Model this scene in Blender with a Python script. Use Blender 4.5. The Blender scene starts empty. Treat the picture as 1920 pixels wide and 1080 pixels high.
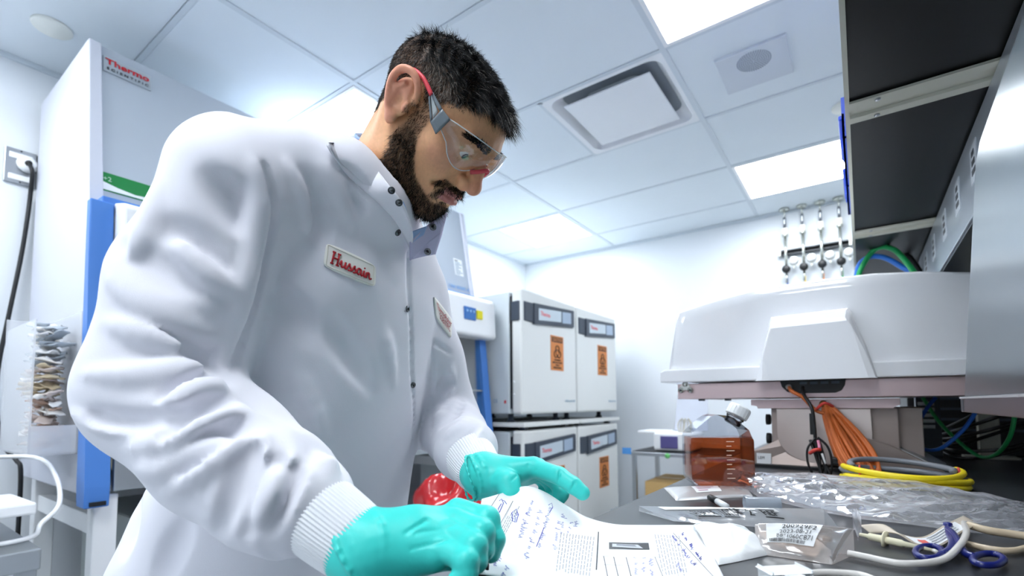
import bpy, bmesh, math, random
import numpy as np
from mathutils import Vector, Matrix
random.seed(7); rng = np.random.default_rng(7)
scene = bpy.context.scene
COL = scene.collection

# ------------------------------------------------------------------ camera
CAM_Z = 1.10
F_PX, CX, CY = 912.6255, 976.4681, 700.9611          # focal length / principal point, in px of 1920x1080
YAW, PITCH, ROLL = 0.6102, 0.0622, -0.0070
_fw = np.array([-math.sin(YAW)*math.cos(PITCH), math.cos(YAW)*math.cos(PITCH), math.sin(PITCH)])
_rt = np.array([math.cos(YAW), math.sin(YAW), 0.0]); _up = np.cross(_rt, _fw)
CR = math.cos(ROLL)*_rt + math.sin(ROLL)*_up; CU = -math.sin(ROLL)*_rt + math.cos(ROLL)*_up; CF = _fw
CAMP = np.array([0, 0, CAM_Z])
cam = bpy.data.cameras.new('camera'); camo = bpy.data.objects.new('camera', cam); COL.objects.link(camo)
M = Matrix.Identity(4)
for i in range(3):
    M[i][0] = CR[i]; M[i][1] = CU[i]; M[i][2] = -CF[i]; M[i][3] = CAMP[i]
camo.matrix_world = M
cam.sensor_fit = 'HORIZONTAL'; cam.sensor_width = 36; cam.lens = F_PX/1920*36
cam.shift_x = (960-CX)/1920; cam.shift_y = (CY-540)/1920
cam.clip_start = 0.02; cam.clip_end = 50
cam.dof.use_dof = True; cam.dof.focus_distance = 0.70; cam.dof.aperture_fstop = 4.5
scene.camera = camo

# ------------------------------------------------------------------ light
world = bpy.data.worlds.new('world'); scene.world = world; world.use_nodes = True
world.node_tree.nodes['Background'].inputs[0].default_value = (0.80, 0.90, 1.0, 1)
world.node_tree.nodes['Background'].inputs[1].default_value = 0.3
LAMP = 15.0                                            # emission of the ceiling panels
scene.view_settings.view_transform = 'Standard'; scene.view_settings.look = 'None'
scene.view_settings.gamma = 1; scene.view_settings.use_curve_mapping = False
scene.view_settings.exposure = 0.55

# ------------------------------------------------------------------ measuring helpers (photo pixel -> point on a known plane)
def ray(x, y): return CR*(x-CX)/F_PX - CU*(y-CY)/F_PX + CF
def at(x, y, d): return Vector(CAMP + ray(x, y)*d)
def onz(x, y, z): r = ray(x, y); return Vector(CAMP + r*(z-CAM_Z)/r[2])
def onx(x, y, X): r = ray(x, y); return Vector(CAMP + r*X/r[0])
def ony(x, y, Y): r = ray(x, y); return Vector(CAMP + r*Y/r[1])

# ------------------------------------------------------------------ materials
def lin(h):
    if isinstance(h, str):
        h = h.lstrip('#'); c = [int(h[i:i+2], 16)/255 for i in (0, 2, 4)]
    else: c = h
    return tuple(x/12.92 if x <= .04045 else ((x+.055)/1.055)**2.4 for x in c)
MATS = {}
def mat(name, col='#ffffff', rough=.5, metal=0., spec=.5, emit=0., alpha=1., trans=0., ior=1.45, coat=0., sheen=0., bump=0., bscale=200., vary=0., vscale=6., sss=0., stretch=None):
    if name in MATS: return MATS[name]
    m = bpy.data.materials.new(name); m.use_nodes = True; nt = m.node_tree; b = nt.nodes['Principled BSDF']
    c = lin(col)+(1,)
    b.inputs['Base Color'].default_value = c; b.inputs['Roughness'].default_value = rough; b.inputs['Metallic'].default_value = metal
    b.inputs['Specular IOR Level'].default_value = spec; b.inputs['IOR'].default_value = ior
    b.inputs['Alpha'].default_value = alpha; b.inputs['Transmission Weight'].default_value = trans
    b.inputs['Coat Weight'].default_value = coat; b.inputs['Sheen Weight'].default_value = sheen
    if sss:
        b.inputs['Subsurface Weight'].default_value = sss; b.inputs['Subsurface Radius'].default_value = (.012, .004, .002); b.inputs['Subsurface Scale'].default_value = 1
    if emit: b.inputs['Emission Color'].default_value = c; b.inputs['Emission Strength'].default_value = emit
    tc = nt.nodes.new('ShaderNodeTexCoord')
    src = tc.outputs['Object']
    if stretch:
        mp = nt.nodes.new('ShaderNodeMapping'); mp.inputs['Scale'].default_value = stretch; nt.links.new(src, mp.inputs[0]); src = mp.outputs[0]
    n = nt.nodes.new('ShaderNodeTexNoise'); n.inputs['Scale'].default_value = vscale; n.inputs['Detail'].default_value = 4; nt.links.new(src, n.inputs['Vector'])
    mx = nt.nodes.new('ShaderNodeMix'); mx.data_type = 'RGBA'
    d = max(vary, .015)
    mx.inputs[6].default_value = tuple(x*(1-d) for x in c[:3])+(1,); mx.inputs[7].default_value = tuple(min(1, x*(1+d)) for x in c[:3])+(1,)
    nt.links.new(n.outputs['Fac'], mx.inputs[0]); nt.links.new(mx.outputs[2], b.inputs['Base Color'])
    if bump:
        n2 = nt.nodes.new('ShaderNodeTexNoise'); n2.inputs['Scale'].default_value = bscale; n2.inputs['Detail'].default_value = 3; nt.links.new(src, n2.inputs['Vector'])
        bp = nt.nodes.new('ShaderNodeBump'); bp.inputs['Strength'].default_value = bump; bp.inputs['Distance'].default_value = .002
        nt.links.new(n2.outputs['Fac'], bp.inputs['Height']); nt.links.new(bp.outputs[0], b.inputs['Normal'])
    MATS[name] = m
    return m

# ------------------------------------------------------------------ mesh helpers
class MB:
    """collects shapes, builds ONE mesh object"""
    def __init__(s): s.v = []; s.f = []; s.sm = []
    def add(s, vs, fs, smooth=False):
        o = len(s.v); s.v += [tuple(v) for v in vs]; s.f += [tuple(i+o for i in f) for f in fs]; s.sm += [smooth]*len(fs); return s
    def box(s, a, b, bev=0):
        x0, x1 = sorted((a[0], b[0])); y0, y1 = sorted((a[1], b[1])); z0, z1 = sorted((a[2], b[2]))
        bm = bmesh.new(); bmesh.ops.create_cube(bm, size=1)
        for v in bm.verts: v.co = ((x0+x1)/2+v.co.x*(x1-x0), (y0+y1)/2+v.co.y*(y1-y0), (z0+z1)/2+v.co.z*(z1-z0))
        return s._bm(bm, bev)
    def _bm(s, bm, bev=0, seg=2):
        if bev: bmesh.ops.bevel(bm, geom=bm.edges[:], offset=bev, segments=seg, profile=.5, affect='EDGES', clamp_overlap=True)
        bm.verts.index_update(); bmesh.ops.recalc_face_normals(bm, faces=bm.faces)
        s.add([v.co[:] for v in bm.verts], [[v.index for v in f.verts] for f in bm.faces], False); bm.free(); return s
    def obox(s, c, ax, ay, az, bev=0):
        """oriented box: centre and three half-axis vectors"""
        c, ax, ay, az = map(Vector, (c, ax, ay, az))
        bm = bmesh.new(); bmesh.ops.create_cube(bm, size=2)
        for v in bm.verts: v.co = c+ax*v.co.x+ay*v.co.y+az*v.co.z
        return s._bm(bm, bev)
    def prism(s, pts, d, bev=0):
        """polygon (3d points, planar) swept by vector d"""
        d = Vector(d); n = len(pts); P = [Vector(p) for p in pts]
        bm = bmesh.new(); vs = [bm.verts.new(p) for p in P]+[bm.verts.new(p+d) for p in P]
        bm.faces.new(vs[:n][::-1]); bm.faces.new(vs[n:])
        for i in range(n): bm.faces.new((vs[i], vs[(i+1) % n], vs[n+(i+1) % n], vs[n+i]))
        return s._bm(bm, bev)
    def tube(s, path, r, n=8, cap=True, closed=False):
        P = [Vector(p) for p in path]; m = len(P); R = r if hasattr(r, '__len__') else [r]*m
        T = []
        for i in range(m):
            a = P[(i-1) % m] if (closed or i > 0) else P[i]; b = P[(i+1) % m] if (closed or i < m-1) else P[i]
            t = b-a; T.append(t.normalized() if t.length > 1e-9 else Vector((0, 0, 1)))
        u = T[0].orthogonal().normalized(); vs = []
        for i in range(m):
            u = (u-T[i]*u.dot(T[i])); u = u.normalized() if u.length > 1e-6 else T[i].orthogonal().normalized()
            w = T[i].cross(u)
            for k in range(n):
                a = 2*math.pi*k/n; vs.append(P[i]+(u*math.cos(a)+w*math.sin(a))*R[i])
        fs = []
        for i in range(m if closed else m-1):
            j = (i+1) % m
            for k in range(n): fs.append((i*n+k, i*n+(k+1) % n, j*n+(k+1) % n, j*n+k))
        if cap and not closed: fs.append(tuple(range(n))[::-1]); fs.append(tuple((m-1)*n+k for k in range(n)))
        return s.add(vs, fs, True)
    def lathe(s, o, ax, prof, n=24):
        """prof: list of (r, h) along axis ax from o"""
        o = Vector(o); ax = Vector(ax).normalized(); u = ax.orthogonal().normalized(); w = ax.cross(u); vs = []; fs = []
        for r, h in prof:
            for k in range(n):
                a = 2*math.pi*k/n; vs.append(o+ax*h+(u*math.cos(a)+w*math.sin(a))*r)
        for i in range(len(prof)-1):
            for k in range(n): fs.append((i*n+k, i*n+(k+1) % n, (i+1)*n+(k+1) % n, (i+1)*n+k))
        fs.append(tuple(range(n))[::-1]); fs.append(tuple((len(prof)-1)*n+k for k in range(n)))
        return s.add(vs, fs, True)
    def ball(s, c, r, n=12):
        rx = r if hasattr(r, '__len__') else (r, r, r)
        vs = []; fs = []
        for i in range(n+1):
            t = math.pi*i/n
            for k in range(2*n):
                a = math.pi*k/n; vs.append((c[0]+rx[0]*math.sin(t)*math.cos(a), c[1]+rx[1]*math.sin(t)*math.sin(a), c[2]+rx[2]*math.cos(t)))
        for i in range(n):
            for k in range(2*n): fs.append((i*2*n+k, (i+1)*2*n+k, (i+1)*2*n+(k+1) % (2*n), i*2*n+(k+1) % (2*n)))
        return s.add(vs, fs, True)
    def grid(s, fn, nu, nv, thick=0, smooth=True):
        """surface fn(u,v)->point, u,v in 0..1; optional thickness"""
        P = [[Vector(fn(i/nu, j/nv)) for j in range(nv+1)] for i in range(nu+1)]
        idx = lambda i, j: i*(nv+1)+j
        fs = [(idx(i, j), idx(i+1, j), idx(i+1, j+1), idx(i, j+1)) for i in range(nu) for j in range(nv)]
        vs = [p for row in P for p in row]
        if not thick: return s.add(vs, fs, smooth)
        N = []
        for i in range(nu+1):
            for j in range(nv+1):
                a = P[min(i+1, nu)][j]-P[max(i-1, 0)][j]; b = P[i][min(j+1, nv)]-P[i][max(j-1, 0)]
                n = a.cross(b); N.append(n.normalized() if n.length > 1e-12 else Vector((0, 0, 1)))
        k = len(vs); vs = vs+[v-n*thick for v, n in zip(vs, N)]
        fs = fs+[tuple(i+k for i in f[::-1]) for f in fs]
        ring = [idx(i, 0) for i in range(nu+1)]+[idx(nu, j) for j in range(1, nv+1)]+[idx(i, nv) for i in range(nu-1, -1, -1)]+[idx(0, j) for j in range(nv-1, 0, -1)]
        for a, b in zip(ring, ring[1:]+ring[:1]): fs.append((b, a, a+k, b+k))
        return s.add(vs, fs, smooth)
    def mesh(s, name):
        me = bpy.data.meshes.new(name); me.from_pydata(s.v, [], s.f); me.polygons.foreach_set('use_smooth', s.sm); me.update(); return me
    def build(s, name, m, parent=None, **tags):
        return obj(name, s.mesh(name), m, parent, **tags)
def tag(o, label=None, category=None, group=None, kind=None):
    for k, v in (('label', label), ('category', category), ('group', group), ('kind', kind)):
        if v: o[k] = v
    return o
def obj(name, me, m, parent=None, **tags):
    o = bpy.data.objects.new(name, me); COL.objects.link(o)
    if m is not None and hasattr(me, 'materials') and not me.materials: me.materials.append(m)
    if parent is not None:
        o.parent = parent; o.matrix_parent_inverse = parent_world(parent).inverted()
    return tag(o, **tags)
def parent_world(p):
    w = p.matrix_basis.copy()
    if p.parent: w = parent_world(p.parent) @ p.matrix_parent_inverse @ w
    return w
def thing(name, loc, label, category, group=None, kind=None):
    o = bpy.data.objects.new(name, None); COL.objects.link(o); o.location = loc; o.empty_display_size = .05
    return tag(o, label, category, group, kind)
def copy_tree(o, off=None, parent=None):
    c = o.copy(); COL.objects.link(c)
    if parent is not None: c.parent = parent
    elif off is not None: c.location = Vector(o.location)+Vector(off)
    for ch in o.children: copy_tree(ch, None, c)
    return c
def text(s, o, u, v, size, m, parent, name='lettering', ext=.0004, shear=0, bold=0., align='CENTER', width=None, lift=.0006):
    """lettering on a surface: o = anchor, u = reading direction, v = up direction"""
    cu = bpy.data.curves.new(name, 'FONT'); cu.body = s; cu.size = size; cu.extrude = ext; cu.shear = shear; cu.offset = bold; cu.align_x = align; cu.align_y = 'CENTER'; cu.resolution_u = 3
    t = bpy.data.objects.new(name, cu); COL.objects.link(t)
    dg = bpy.context.evaluated_depsgraph_get(); dg.update()
    me = bpy.data.meshes.new_from_object(t.evaluated_get(dg)); bpy.data.objects.remove(t); bpy.data.curves.remove(cu)
    u = Vector(u).normalized(); v = Vector(v); v = (v-u*v.dot(u)).normalized(); n = u.cross(v)
    k = 1
    if width and len(me.vertices):
        xs = [q.co.x for q in me.vertices]; k = width/max(1e-6, max(xs)-min(xs))
    o = Vector(o)
    for q in me.vertices: q.co = o+u*(q.co.x*k)+v*q.co.y+n*(q.co.z+lift)
    me.name = name; me.materials.clear()
    return obj(name, me, m, parent)
def smooth_path(pts, n=8, closed=False):
    P = [Vector(p) for p in pts]; out = []; m = len(P)
    for i in range(m if closed else m-1):
        p0 = P[(i-1) % m] if (closed or i > 0) else P[i]; p1 = P[i]; p2 = P[(i+1) % m]; p3 = P[(i+2) % m] if (closed or i < m-2) else P[i+1]
        for k in range(n):
            t = k/n; out.append(.5*((2*p1)+(p2-p0)*t+(2*p0-5*p1+4*p2-p3)*t*t+(3*p1-p0-3*p2+p3)*t**3))
    if not closed: out.append(P[-1])
    return out
X_, Y_, Z_ = Vector((1, 0, 0)), Vector((0, 1, 0)), Vector((0, 0, 1))
# ================================================================== the room
CEIL = 2.5524; XL, XR, YB, YF = -2.82, .66, 4.13, -3.3
m_wall = mat('wall paint', '#e3e8ed', .6, bump=.05, bscale=300)
m_ceil = mat('ceiling tile', '#e2eaf0', .75, bump=.08, bscale=350)
m_tbar = mat('ceiling grid enamel', '#d2dbe2', .5)
m_floor = mat('floor vinyl', '#b9bfc4', .35, vary=.05, vscale=30)
MB().box((XL-.1, YF-.1, -.06), (XR+.1, YB+.1, 0)).build('floor', m_floor, label='pale grey vinyl laboratory floor', kind='structure')
MB().box((XL-.1, YF, 0), (XL, YB, CEIL+.1)).build('wall_left', m_wall, label='white painted wall behind the incubators and the tall cabinet', kind='structure')
MB().box((XL-.1, YB, 0), (XR+.1, YB+.1, CEIL+.1)).build('wall_back', m_wall, label='white painted far wall carrying the gas regulators', kind='structure')
MB().box((XR, YF, 0), (XR+.1, YB, CEIL+.1)).build('wall_right', m_wall, label='white painted wall behind the bench', kind='structure')
MB().box((XL-.1, YF-.1, 0), (XR+.1, YF, CEIL+.1)).build('wall_front', m_wall, label='white painted wall behind the camera', kind='structure')
ceiling = MB().box((XL-.1, YF-.1, CEIL+.06), (XR+.1, YB+.1, CEIL+.12)).build('ceiling', m_ceil, label='white suspended tile ceiling', kind='structure')
gx = [XL, -1.8155, -.61, .61, XR]; gy = [YF]+[1.30+.61*k for k in range(-8, 5) if 1.30+.61*k > YF+.02]+[YB]
LIGHTS = [(-2.43, 1.30), (-.61, 1.30), (-2.43, 3.13), (-.61, 3.13), (-2.43, -.53), (-.61, -.53), (-2.43, -2.36), (-.61, -2.36)]  # last pair is added fill, to brighten the coat from behind the camera
VENT = (-1.22, 1.91)
taken = [(x, y) for x, y in LIGHTS]+[VENT]
def tile(x0, x1, y0, y1):
    g = .010
    if x1-x0 < .05: return
    MB().box((x0+g, y0+g, CEIL), (x1-g, y1-g, CEIL+.018), .003).build('ceiling_tile', m_ceil, ceiling)
for i in range(len(gx)-1):
    for j in range(len(gy)-1):
        xs = [gx[i], gx[i+1]]
        for (tx, ty) in taken:
            if abs(ty-gy[j]) < .02 and gx[i]-.02 <= tx < gx[i+1]-.05: xs += [tx, tx+.61]
        xs = sorted(set(round(x, 3) for x in xs)); xs = [x for k, x in enumerate(xs) if k == 0 or x-xs[k-1] > .03]
        for a, b in zip(xs, xs[1:]):
            if any(abs(ty-gy[j]) < .02 and abs((a+b)/2-(tx+.305)) < .1 for tx, ty in taken): continue
            tile(a, b, gy[j], gy[j+1])
for x in gx[1:-1]: MB().box((x-.012, YF, CEIL-.004), (x+.012, YB, CEIL+.03)).build('ceiling_grid_bar', m_tbar, ceiling)
for y in gy[1:-1]: MB().box((XL, y-.009, CEIL-.003), (XR, y+.009, CEIL+.03)).build('ceiling_grid_bar', m_tbar, ceiling)
for (x, y) in taken:
    for xx in (x, x+.61):
        if min(abs(xx-g) for g in gx) > .03: MB().box((xx-.009, y, CEIL-.003), (xx+.009, y+.61, CEIL+.03)).build('ceiling_grid_bar', m_tbar, ceiling)
# wall angle at the edges
MB().box((XL, YF, CEIL-.02), (XL+.015, YB, CEIL-.001)).build('trim_1', m_tbar, label='thin white ceiling angle along the left wall', kind='structure')
MB().box((XL, YB-.015, CEIL-.02), (XR, YB, CEIL-.001)).build('trim_2', m_tbar, label='thin white ceiling angle along the far wall', kind='structure')
# ---- lights
m_lamp = mat('lit diffuser', '#f5faff', .6, emit=LAMP)
m_frame = mat('light frame enamel', '#f2f4f6', .4)
LL = ['square ceiling light panel beyond the tall cabinet, half hidden by the man', 'square ceiling light panel cut by the top edge of the photo',
      'square ceiling light panel above the four incubators', 'square ceiling light panel beside the gas regulators, behind the dark shelf',
      'square ceiling light panel behind the camera on the left', 'square ceiling light panel behind the camera over the bench', 'added fill light panel at the rear left of the ceiling, behind the camera', 'added fill light panel at the rear right of the ceiling, behind the camera']
for (x, y), l in zip(LIGHTS, LL):
    t = thing('ceiling_light', (x+.305, y+.305, CEIL), l, 'ceiling light', 'square ceiling light panels')
    f = MB()
    for a, b in (((x+.01, y+.01), (x+.6, y+.028)), ((x+.01, y+.582), (x+.6, y+.6)), ((x+.01, y+.028), (x+.028, y+.582)), ((x+.582, y+.028), (x+.6, y+.582))):
        f.box((*a, CEIL-.006), (*b, CEIL+.03))
    f.build('frame', m_frame, t)
    MB().box((x+.028, y+.028, CEIL-.002), (x+.582, y+.582, CEIL+.01)).build('diffuser', m_lamp, t)
# ---- air diffuser
m_vent = mat('vent enamel', '#eceff3', .45); m_ventd = mat('vent throat', '#8d959d', .6)
vx, vy = VENT; t = thing('air_diffuser', (vx+.305, vy+.305, CEIL), 'white square air diffuser with a drop panel in the ceiling', 'air vent')
def frus(mb, a, za, b, zb, n=6):   # square funnel with round corners, half-size a at za to b at zb
    def ringp(h, r, z):
        out = []
        for (sx, sy, a0) in ((1, 1, 0), (-1, 1, 90), (-1, -1, 180), (1, -1, 270)):
            for k in range(n+1):
                q = math.radians(a0+90*k/n); out.append((vx+.305+sx*(h-r)+r*math.cos(q), vy+.305+sy*(h-r)+r*math.sin(q), z))
        return out
    A = ringp(a, .02, za); B = ringp(b, .06, zb); m = len(A)
    mb.add(A+B, [(i, (i+1) % m, m+(i+1) % m, m+i) for i in range(m)], True)
v = MB(); frus(v, .298, CEIL-.004, .275, CEIL-.002); frus(v, .275, CEIL-.002, .235, CEIL+.05); v.build('flared_frame', m_vent, t)
v = MB(); frus(v, .235, CEIL+.05, .15, CEIL+.055); v.build('throat', m_ventd, t)
MB().box((vx+.305-.215, vy+.305-.215, CEIL-.012), (vx+.305+.215, vy+.305+.215, CEIL-.004), .004).build('drop_panel', m_vent, t)
# ---- speaker panel
t = thing('ceiling_speaker', (-.32, 2.235, CEIL), 'grey rectangular speaker panel with a round grille in the ceiling', 'speaker')
m_spk = mat('speaker panel', '#cfd6df', .6)
MB().box((-.456, 2.10, CEIL-.012), (-.185, 2.368, CEIL+.002), .004).build('panel', m_spk, t)
g = MB()
for r in [.008*k for k in range(1, 9)]:
    for k in range(int(r*700)):
        a = 2*math.pi*k/int(r*700); g.box((-.315+r*math.cos(a)-.0022, 2.185+r*math.sin(a)-.0022, CEIL-.0135), (-.315+r*math.cos(a)+.0022, 2.185+r*math.sin(a)+.0022, CEIL-.0115))
g.build('grille_holes', mat('grille holes', '#8f99a6', .7), t, kind='stuff')
m_disc = mat('sprinkler cover', '#eef0ea', .5)
MB().lathe((-2.475, .432, CEIL-.012), (0, 0, 1), [(.056, 0), (.06, .004), (.06, .013)], 32).build('sprinkler_cover', m_disc, label='round off white sprinkler cover plate on the ceiling above the tall cabinet', category='ceiling cover')
MB().lathe((-.01, 2.81, CEIL-.012), (0, 0, 1), [(.052, 0), (.056, .004), (.056, .013)], 32).build('sprinkler_cover', m_disc, label='round white sprinkler cover plate half hidden by the dark shelf', category='ceiling cover')

# ================================================================== biosafety cabinet (tall, against left wall)
m_cab = mat('cabinet enamel', '#b3bcc6', .65, spec=.2); m_cabs = mat('cabinet side enamel', '#cfd2dd', .42)
m_blue = mat('blue cabinet trim', '#4a80cc', .4); m_white = mat('white plastic', '#eef0f2', .35); m_cream = mat('lit cabinet liner', '#ece5cc', .5)
m_steel = mat('brushed steel', '#b7bcc0', .3, 1., bump=.05, bscale=60, stretch=(40, 1, 1)); m_black = mat('black plastic', '#17191c', .45)
m_glass = mat('clear glass', '#f2fbf8', .02, trans=1., ior=1.1, alpha=.35)
Y0, Y1 = .465, 2.40
bsc = thing('biosafety_cabinet', (-2.4, (Y0+Y1)/2, 0), 'tall pale grey biosafety cabinet with blue trim behind the man', 'cabinet')
prof = [(-2.78, .83), (-1.95, .83), (-1.975, 1.50), (-2.035, 1.78), (-2.135, 2.375), (-2.78, 2.375)]
for y in (Y0, Y1-.035):
    MB().prism([(x, y, z) for x, z in prof], (0, .035, 0), .004).build('side_panel', m_cabs, bsc)
MB().prism([(x, Y0+.035, z) for x, z in ((-2.045, 1.78), (-2.145, 2.372), (-2.17, 2.372), (-2.07, 1.78))], (0, Y1-Y0-.07, 0)).build('upper_front_panel', m_cab, bsc)
MB().box((-2.78, Y0+.035, 2.35), (-2.15, Y1-.035, 2.372)).build('top_panel', m_cab, bsc)
MB().box((-2.76, Y0+.035, .84), (-2.74, Y1-.035, 2.35)).build('back_liner', m_cream, bsc)
MB().box((-2.74, Y0+.035, .84), (-1.98, Y1-.035, .90)).build('work_surface', m_steel, bsc)
MB().box((-2.74, Y0+.035, 1.76), (-2.08, Y1-.035, 1.78)).build('liner_ceiling', m_cream, bsc)
MB().box((-2.05, Y0+.02, 1.745), (-1.985, Y1+.0, 1.785), .004).build('header_strip', m_blue, bsc)
cp = MB().prism([(x, Y0+.05, z) for x, z in ((-1.985, 1.77), (-1.90, 1.75), (-1.885, 1.73), (-1.875, 1.52), (-1.89, 1.505), (-1.985, 1.505))], (0, Y1-Y0-.035, 0), .008).build('control_panel', m_white, bsc)
MB().box((-1.884, 2.115, 1.60), (-1.872, 2.215, 1.675), .002).build('keypad', mat('keypad blue', '#2f6fb8', .4), cp)
for k in range(3): MB().lathe((-1.872, 2.135+.03*k, 1.65), (1, 0, 0), [(.008, 0), (.008, .002)], 12).build('key', mat('key', '#9cc7ef', .4), cp)
MB().box((-1.882, 2.225, 1.615), (-1.870, 2.275, 1.665)).build('yellow_sticker', mat('yellow sticker', '#e8dc1e', .5), cp)
for y, s in ((Y0-.014, 1), (Y1-.06, -1)):
    MB().prism([(x, y, z) for x, z in ((-2.0, 1.76), (-1.965, 1.76), (-1.95, 1.50), (-1.885, .86), (-1.885, .80), (-1.96, .80), (-1.965, .86))], (0, .06, 0), .004).build('blue_column', m_blue, bsc)
    MB().box((-1.89, y+.012, .806), (-1.875, y+.05, .818)).build('column_foot', m_black, bsc)
MB().prism([(x, Y0+.06, z) for x, z in ((-1.972, 1.52), (-1.966, 1.52), (-1.916, 1.0), (-1.922, 1.0))], (0, Y1-Y0-.12, 0)).build('sash', m_glass, bsc)
MB().prism([(x, Y0+.06, z) for x, z in ((-1.935, 1.19), (-1.927, 1.19), (-1.926, 1.18), (-1.934, 1.18))], (0, Y1-Y0-.12, 0)).build('sash_rail', m_steel, bsc)
MB().prism([(x, Y0+.06, z) for x, z in ((-1.93, .985), (-1.91, .985), (-1.905, .84), (-1.93, .84))], (0, Y1-Y0-.12, 0), .003).build('front_grille', m_steel, bsc)
for y in (Y0+.02, Y1-.08):
    for x in (-1.99, -2.70): MB().box((x, y, 0), (x+.06, y+.06, .83), .004).build('leg', m_white, bsc)
    MB().box((-2.66, y+.01, .70), (-1.97, y+.05, .76), .003).build('stand_rail', m_white, bsc)
MB().box((-2.66, Y0+.06, .16), (-2.62, Y1-.06, .22), .003).build('stand_rail', m_white, bsc)
def frontpt(y, z): return Vector((-2.045-(z-1.78)*.1/.592, y, z))
def frontframe(z0, z1):
    v = (frontpt(0, z1)-frontpt(0, z0)).normalized(); return v
fv = frontframe(1.8, 2.3); fn = Vector((-fv.z, 0, fv.x)); fn = -fn if fn.x < 0 else fn
def flatplate(name, y0, y1, z0, z1, m, parent, th=.004, lift=0.):
    P = [frontpt(y0, z0), frontpt(y1, z0), frontpt(y1, z1), frontpt(y0, z1)]
    return MB().prism([p+fn*lift for p in P], fn*th, .001).build(name, m, parent)
m_red = mat('red lettering', '#c5202b', .5); m_dark = mat('dark lettering', '#3c4046', .5); m_alu = mat('aluminium', '#c2c7cb', .35, .8)
npl = flatplate('nameplate', .505, .645, 2.275, 2.335, m_alu, bsc, .006)
text('Thermo', frontpt(.575, 2.315)+fn*.007, Y_, fv, .030, m_red, npl, bold=.0007, width=.128)
text('S C I E N T I F I C', frontpt(.575, 2.288)+fn*.007, Y_, fv, .013, m_dark, npl, bold=.0003, width=.122)
gl = flatplate('green_label', .492, .64, 1.825, 1.892, mat('label green', '#16803f', .45), bsc, .002)
P = [frontpt(.496, 1.829), frontpt(.56, 1.829), frontpt(.636, 1.829), frontpt(.636, 1.842), frontpt(.59, 1.838), frontpt(.54, 1.846), frontpt(.496, 1.858)]
MB().prism([p+fn*.002 for p in P], fn*.001).build('label_wave', m_white, gl)
text('+2', frontpt(.513, 1.868)+fn*.003, Y_, fv, .022, mat('pale green', '#bfe3c9', .5), gl)
lp = flatplate('paper_label', 2.245, 2.325, 1.92, 2.03, m_white, bsc, .001)
for k in range(9): MB().prism([p+fn*.001 for p in (frontpt(2.253, 2.02-.011*k), frontpt(2.253+.03+.035*((k*7) % 5)/4, 2.02-.011*k), frontpt(2.253+.03+.035*((k*7) % 5)/4, 2.014-.011*k), frontpt(2.253, 2.014-.011*k))], fn*.0006).build('print_line', m_dark if k == 0 else mat('grey print', '#9fb0bb', .6), lp)
text('1300 SERIES A2', frontpt(2.27, 1.835)+fn*.001, Y_, fv, .03, mat('blue print', '#6fa3d8', .5), bsc, width=.20)

# ---- outlet with plug and cord
plate = thing('wall_outlet', (XL, .42, 2.09), 'steel outlet plate with a plug high on the left wall', 'outlet')
MB().box((XL, .372, 2.02), (XL+.012, .468, 2.165), .003).build('cover_plate', mat('outlet steel', '#a9adb1', .3, .9), plate)
for z in (2.135, 2.045): MB().box((XL+.011, .385, z-.012), (XL+.016, .455, z+.012), .003).build('socket', m_white, plate)
for z in (2.158, 2.09, 2.027): MB().lathe((XL+.012, .42, z), (1, 0, 0), [(.003, 0), (.003, .002)], 8).build('screw', m_black, plate)
pl = thing('power_plug', (XL+.02, .438, 2.11), 'round white plug with a black cord hanging down the left wall', 'plug')
MB().lathe((XL+.013, .438, 2.105), (1, 0, 0), [(.03, 0), (.034, .008), (.032, .02), (.022, .03)], 20).build('plug_body', m_white, pl)
MB().lathe((XL+.043, .438, 2.105), (1, 0, 0), [(.012, 0), (.010, .012)], 12).build('strain_relief', m_black, pl)
cpath = [(XL+.045, .438, 2.105), (XL+.075, .445, 2.06), (XL+.03, .45, 1.98), (XL+.03, .444, 1.86), (XL+.03, .432, 1.7), (XL+.04, .405, 1.45), (XL+.05, .385, 1.25), (XL+.08, .385, 1.08), (XL+.12, .40, .96), (XL+.17, .43, .90), (XL+.2, .44, .84), (XL+.2, .44, .5)]
MB().tube(smooth_path(cpath, 6), .0075, 8).build('cord', m_black, pl)

# ---- clear dispenser with wrapped supplies, on the cabinet's left side
m_acr = mat('frosted acrylic', '#eef1f6', .25, alpha=.45)
disp = thing('acrylic_dispenser', (-2.15, .36, .98), 'clear acrylic bin full of wrapped supplies hung on the cabinet side', 'storage bin')
dx0, dx1, dy0, dy1, dz0, dz1 = -2.42, -2.02, .35, .462, .955, 1.385
MB().box((dx0, dy0, dz0), (dx1, dy1, dz0+.006)).build('bottom', m_acr, disp)
MB().box((dx0, dy1-.005, dz0), (dx1, dy1, dz1+.02)).build('back_wall', m_acr, disp)
MB().box((dx0, dy0, dz0), (dx0+.005, dy1, dz1+.02)).build('end_wall', m_acr, disp)
MB().box((dx0, dy0, dz0), (dx1, dy0+.005, dz1-.02)).build('front_wall', mat('clear acrylic', '#f2f5fa', .15, alpha=.3), disp)
MB().box((dx1-.005, dy0, dz0), (dx1, dy1, dz0+.09)).build('lip', m_acr, disp)
SUP = [('wrapped_supply', '#ece9e4'), ('wrapped_supply', '#d8c7a6'), ('wrapped_supply', '#b9c2cb'), ('wrapped_supply', '#e6d7d0'), ('wrapped_supply', '#c9a995'), ('wrapped_supply', '#f6f6f6')]
r2 = random.Random(3); n = 0
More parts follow.
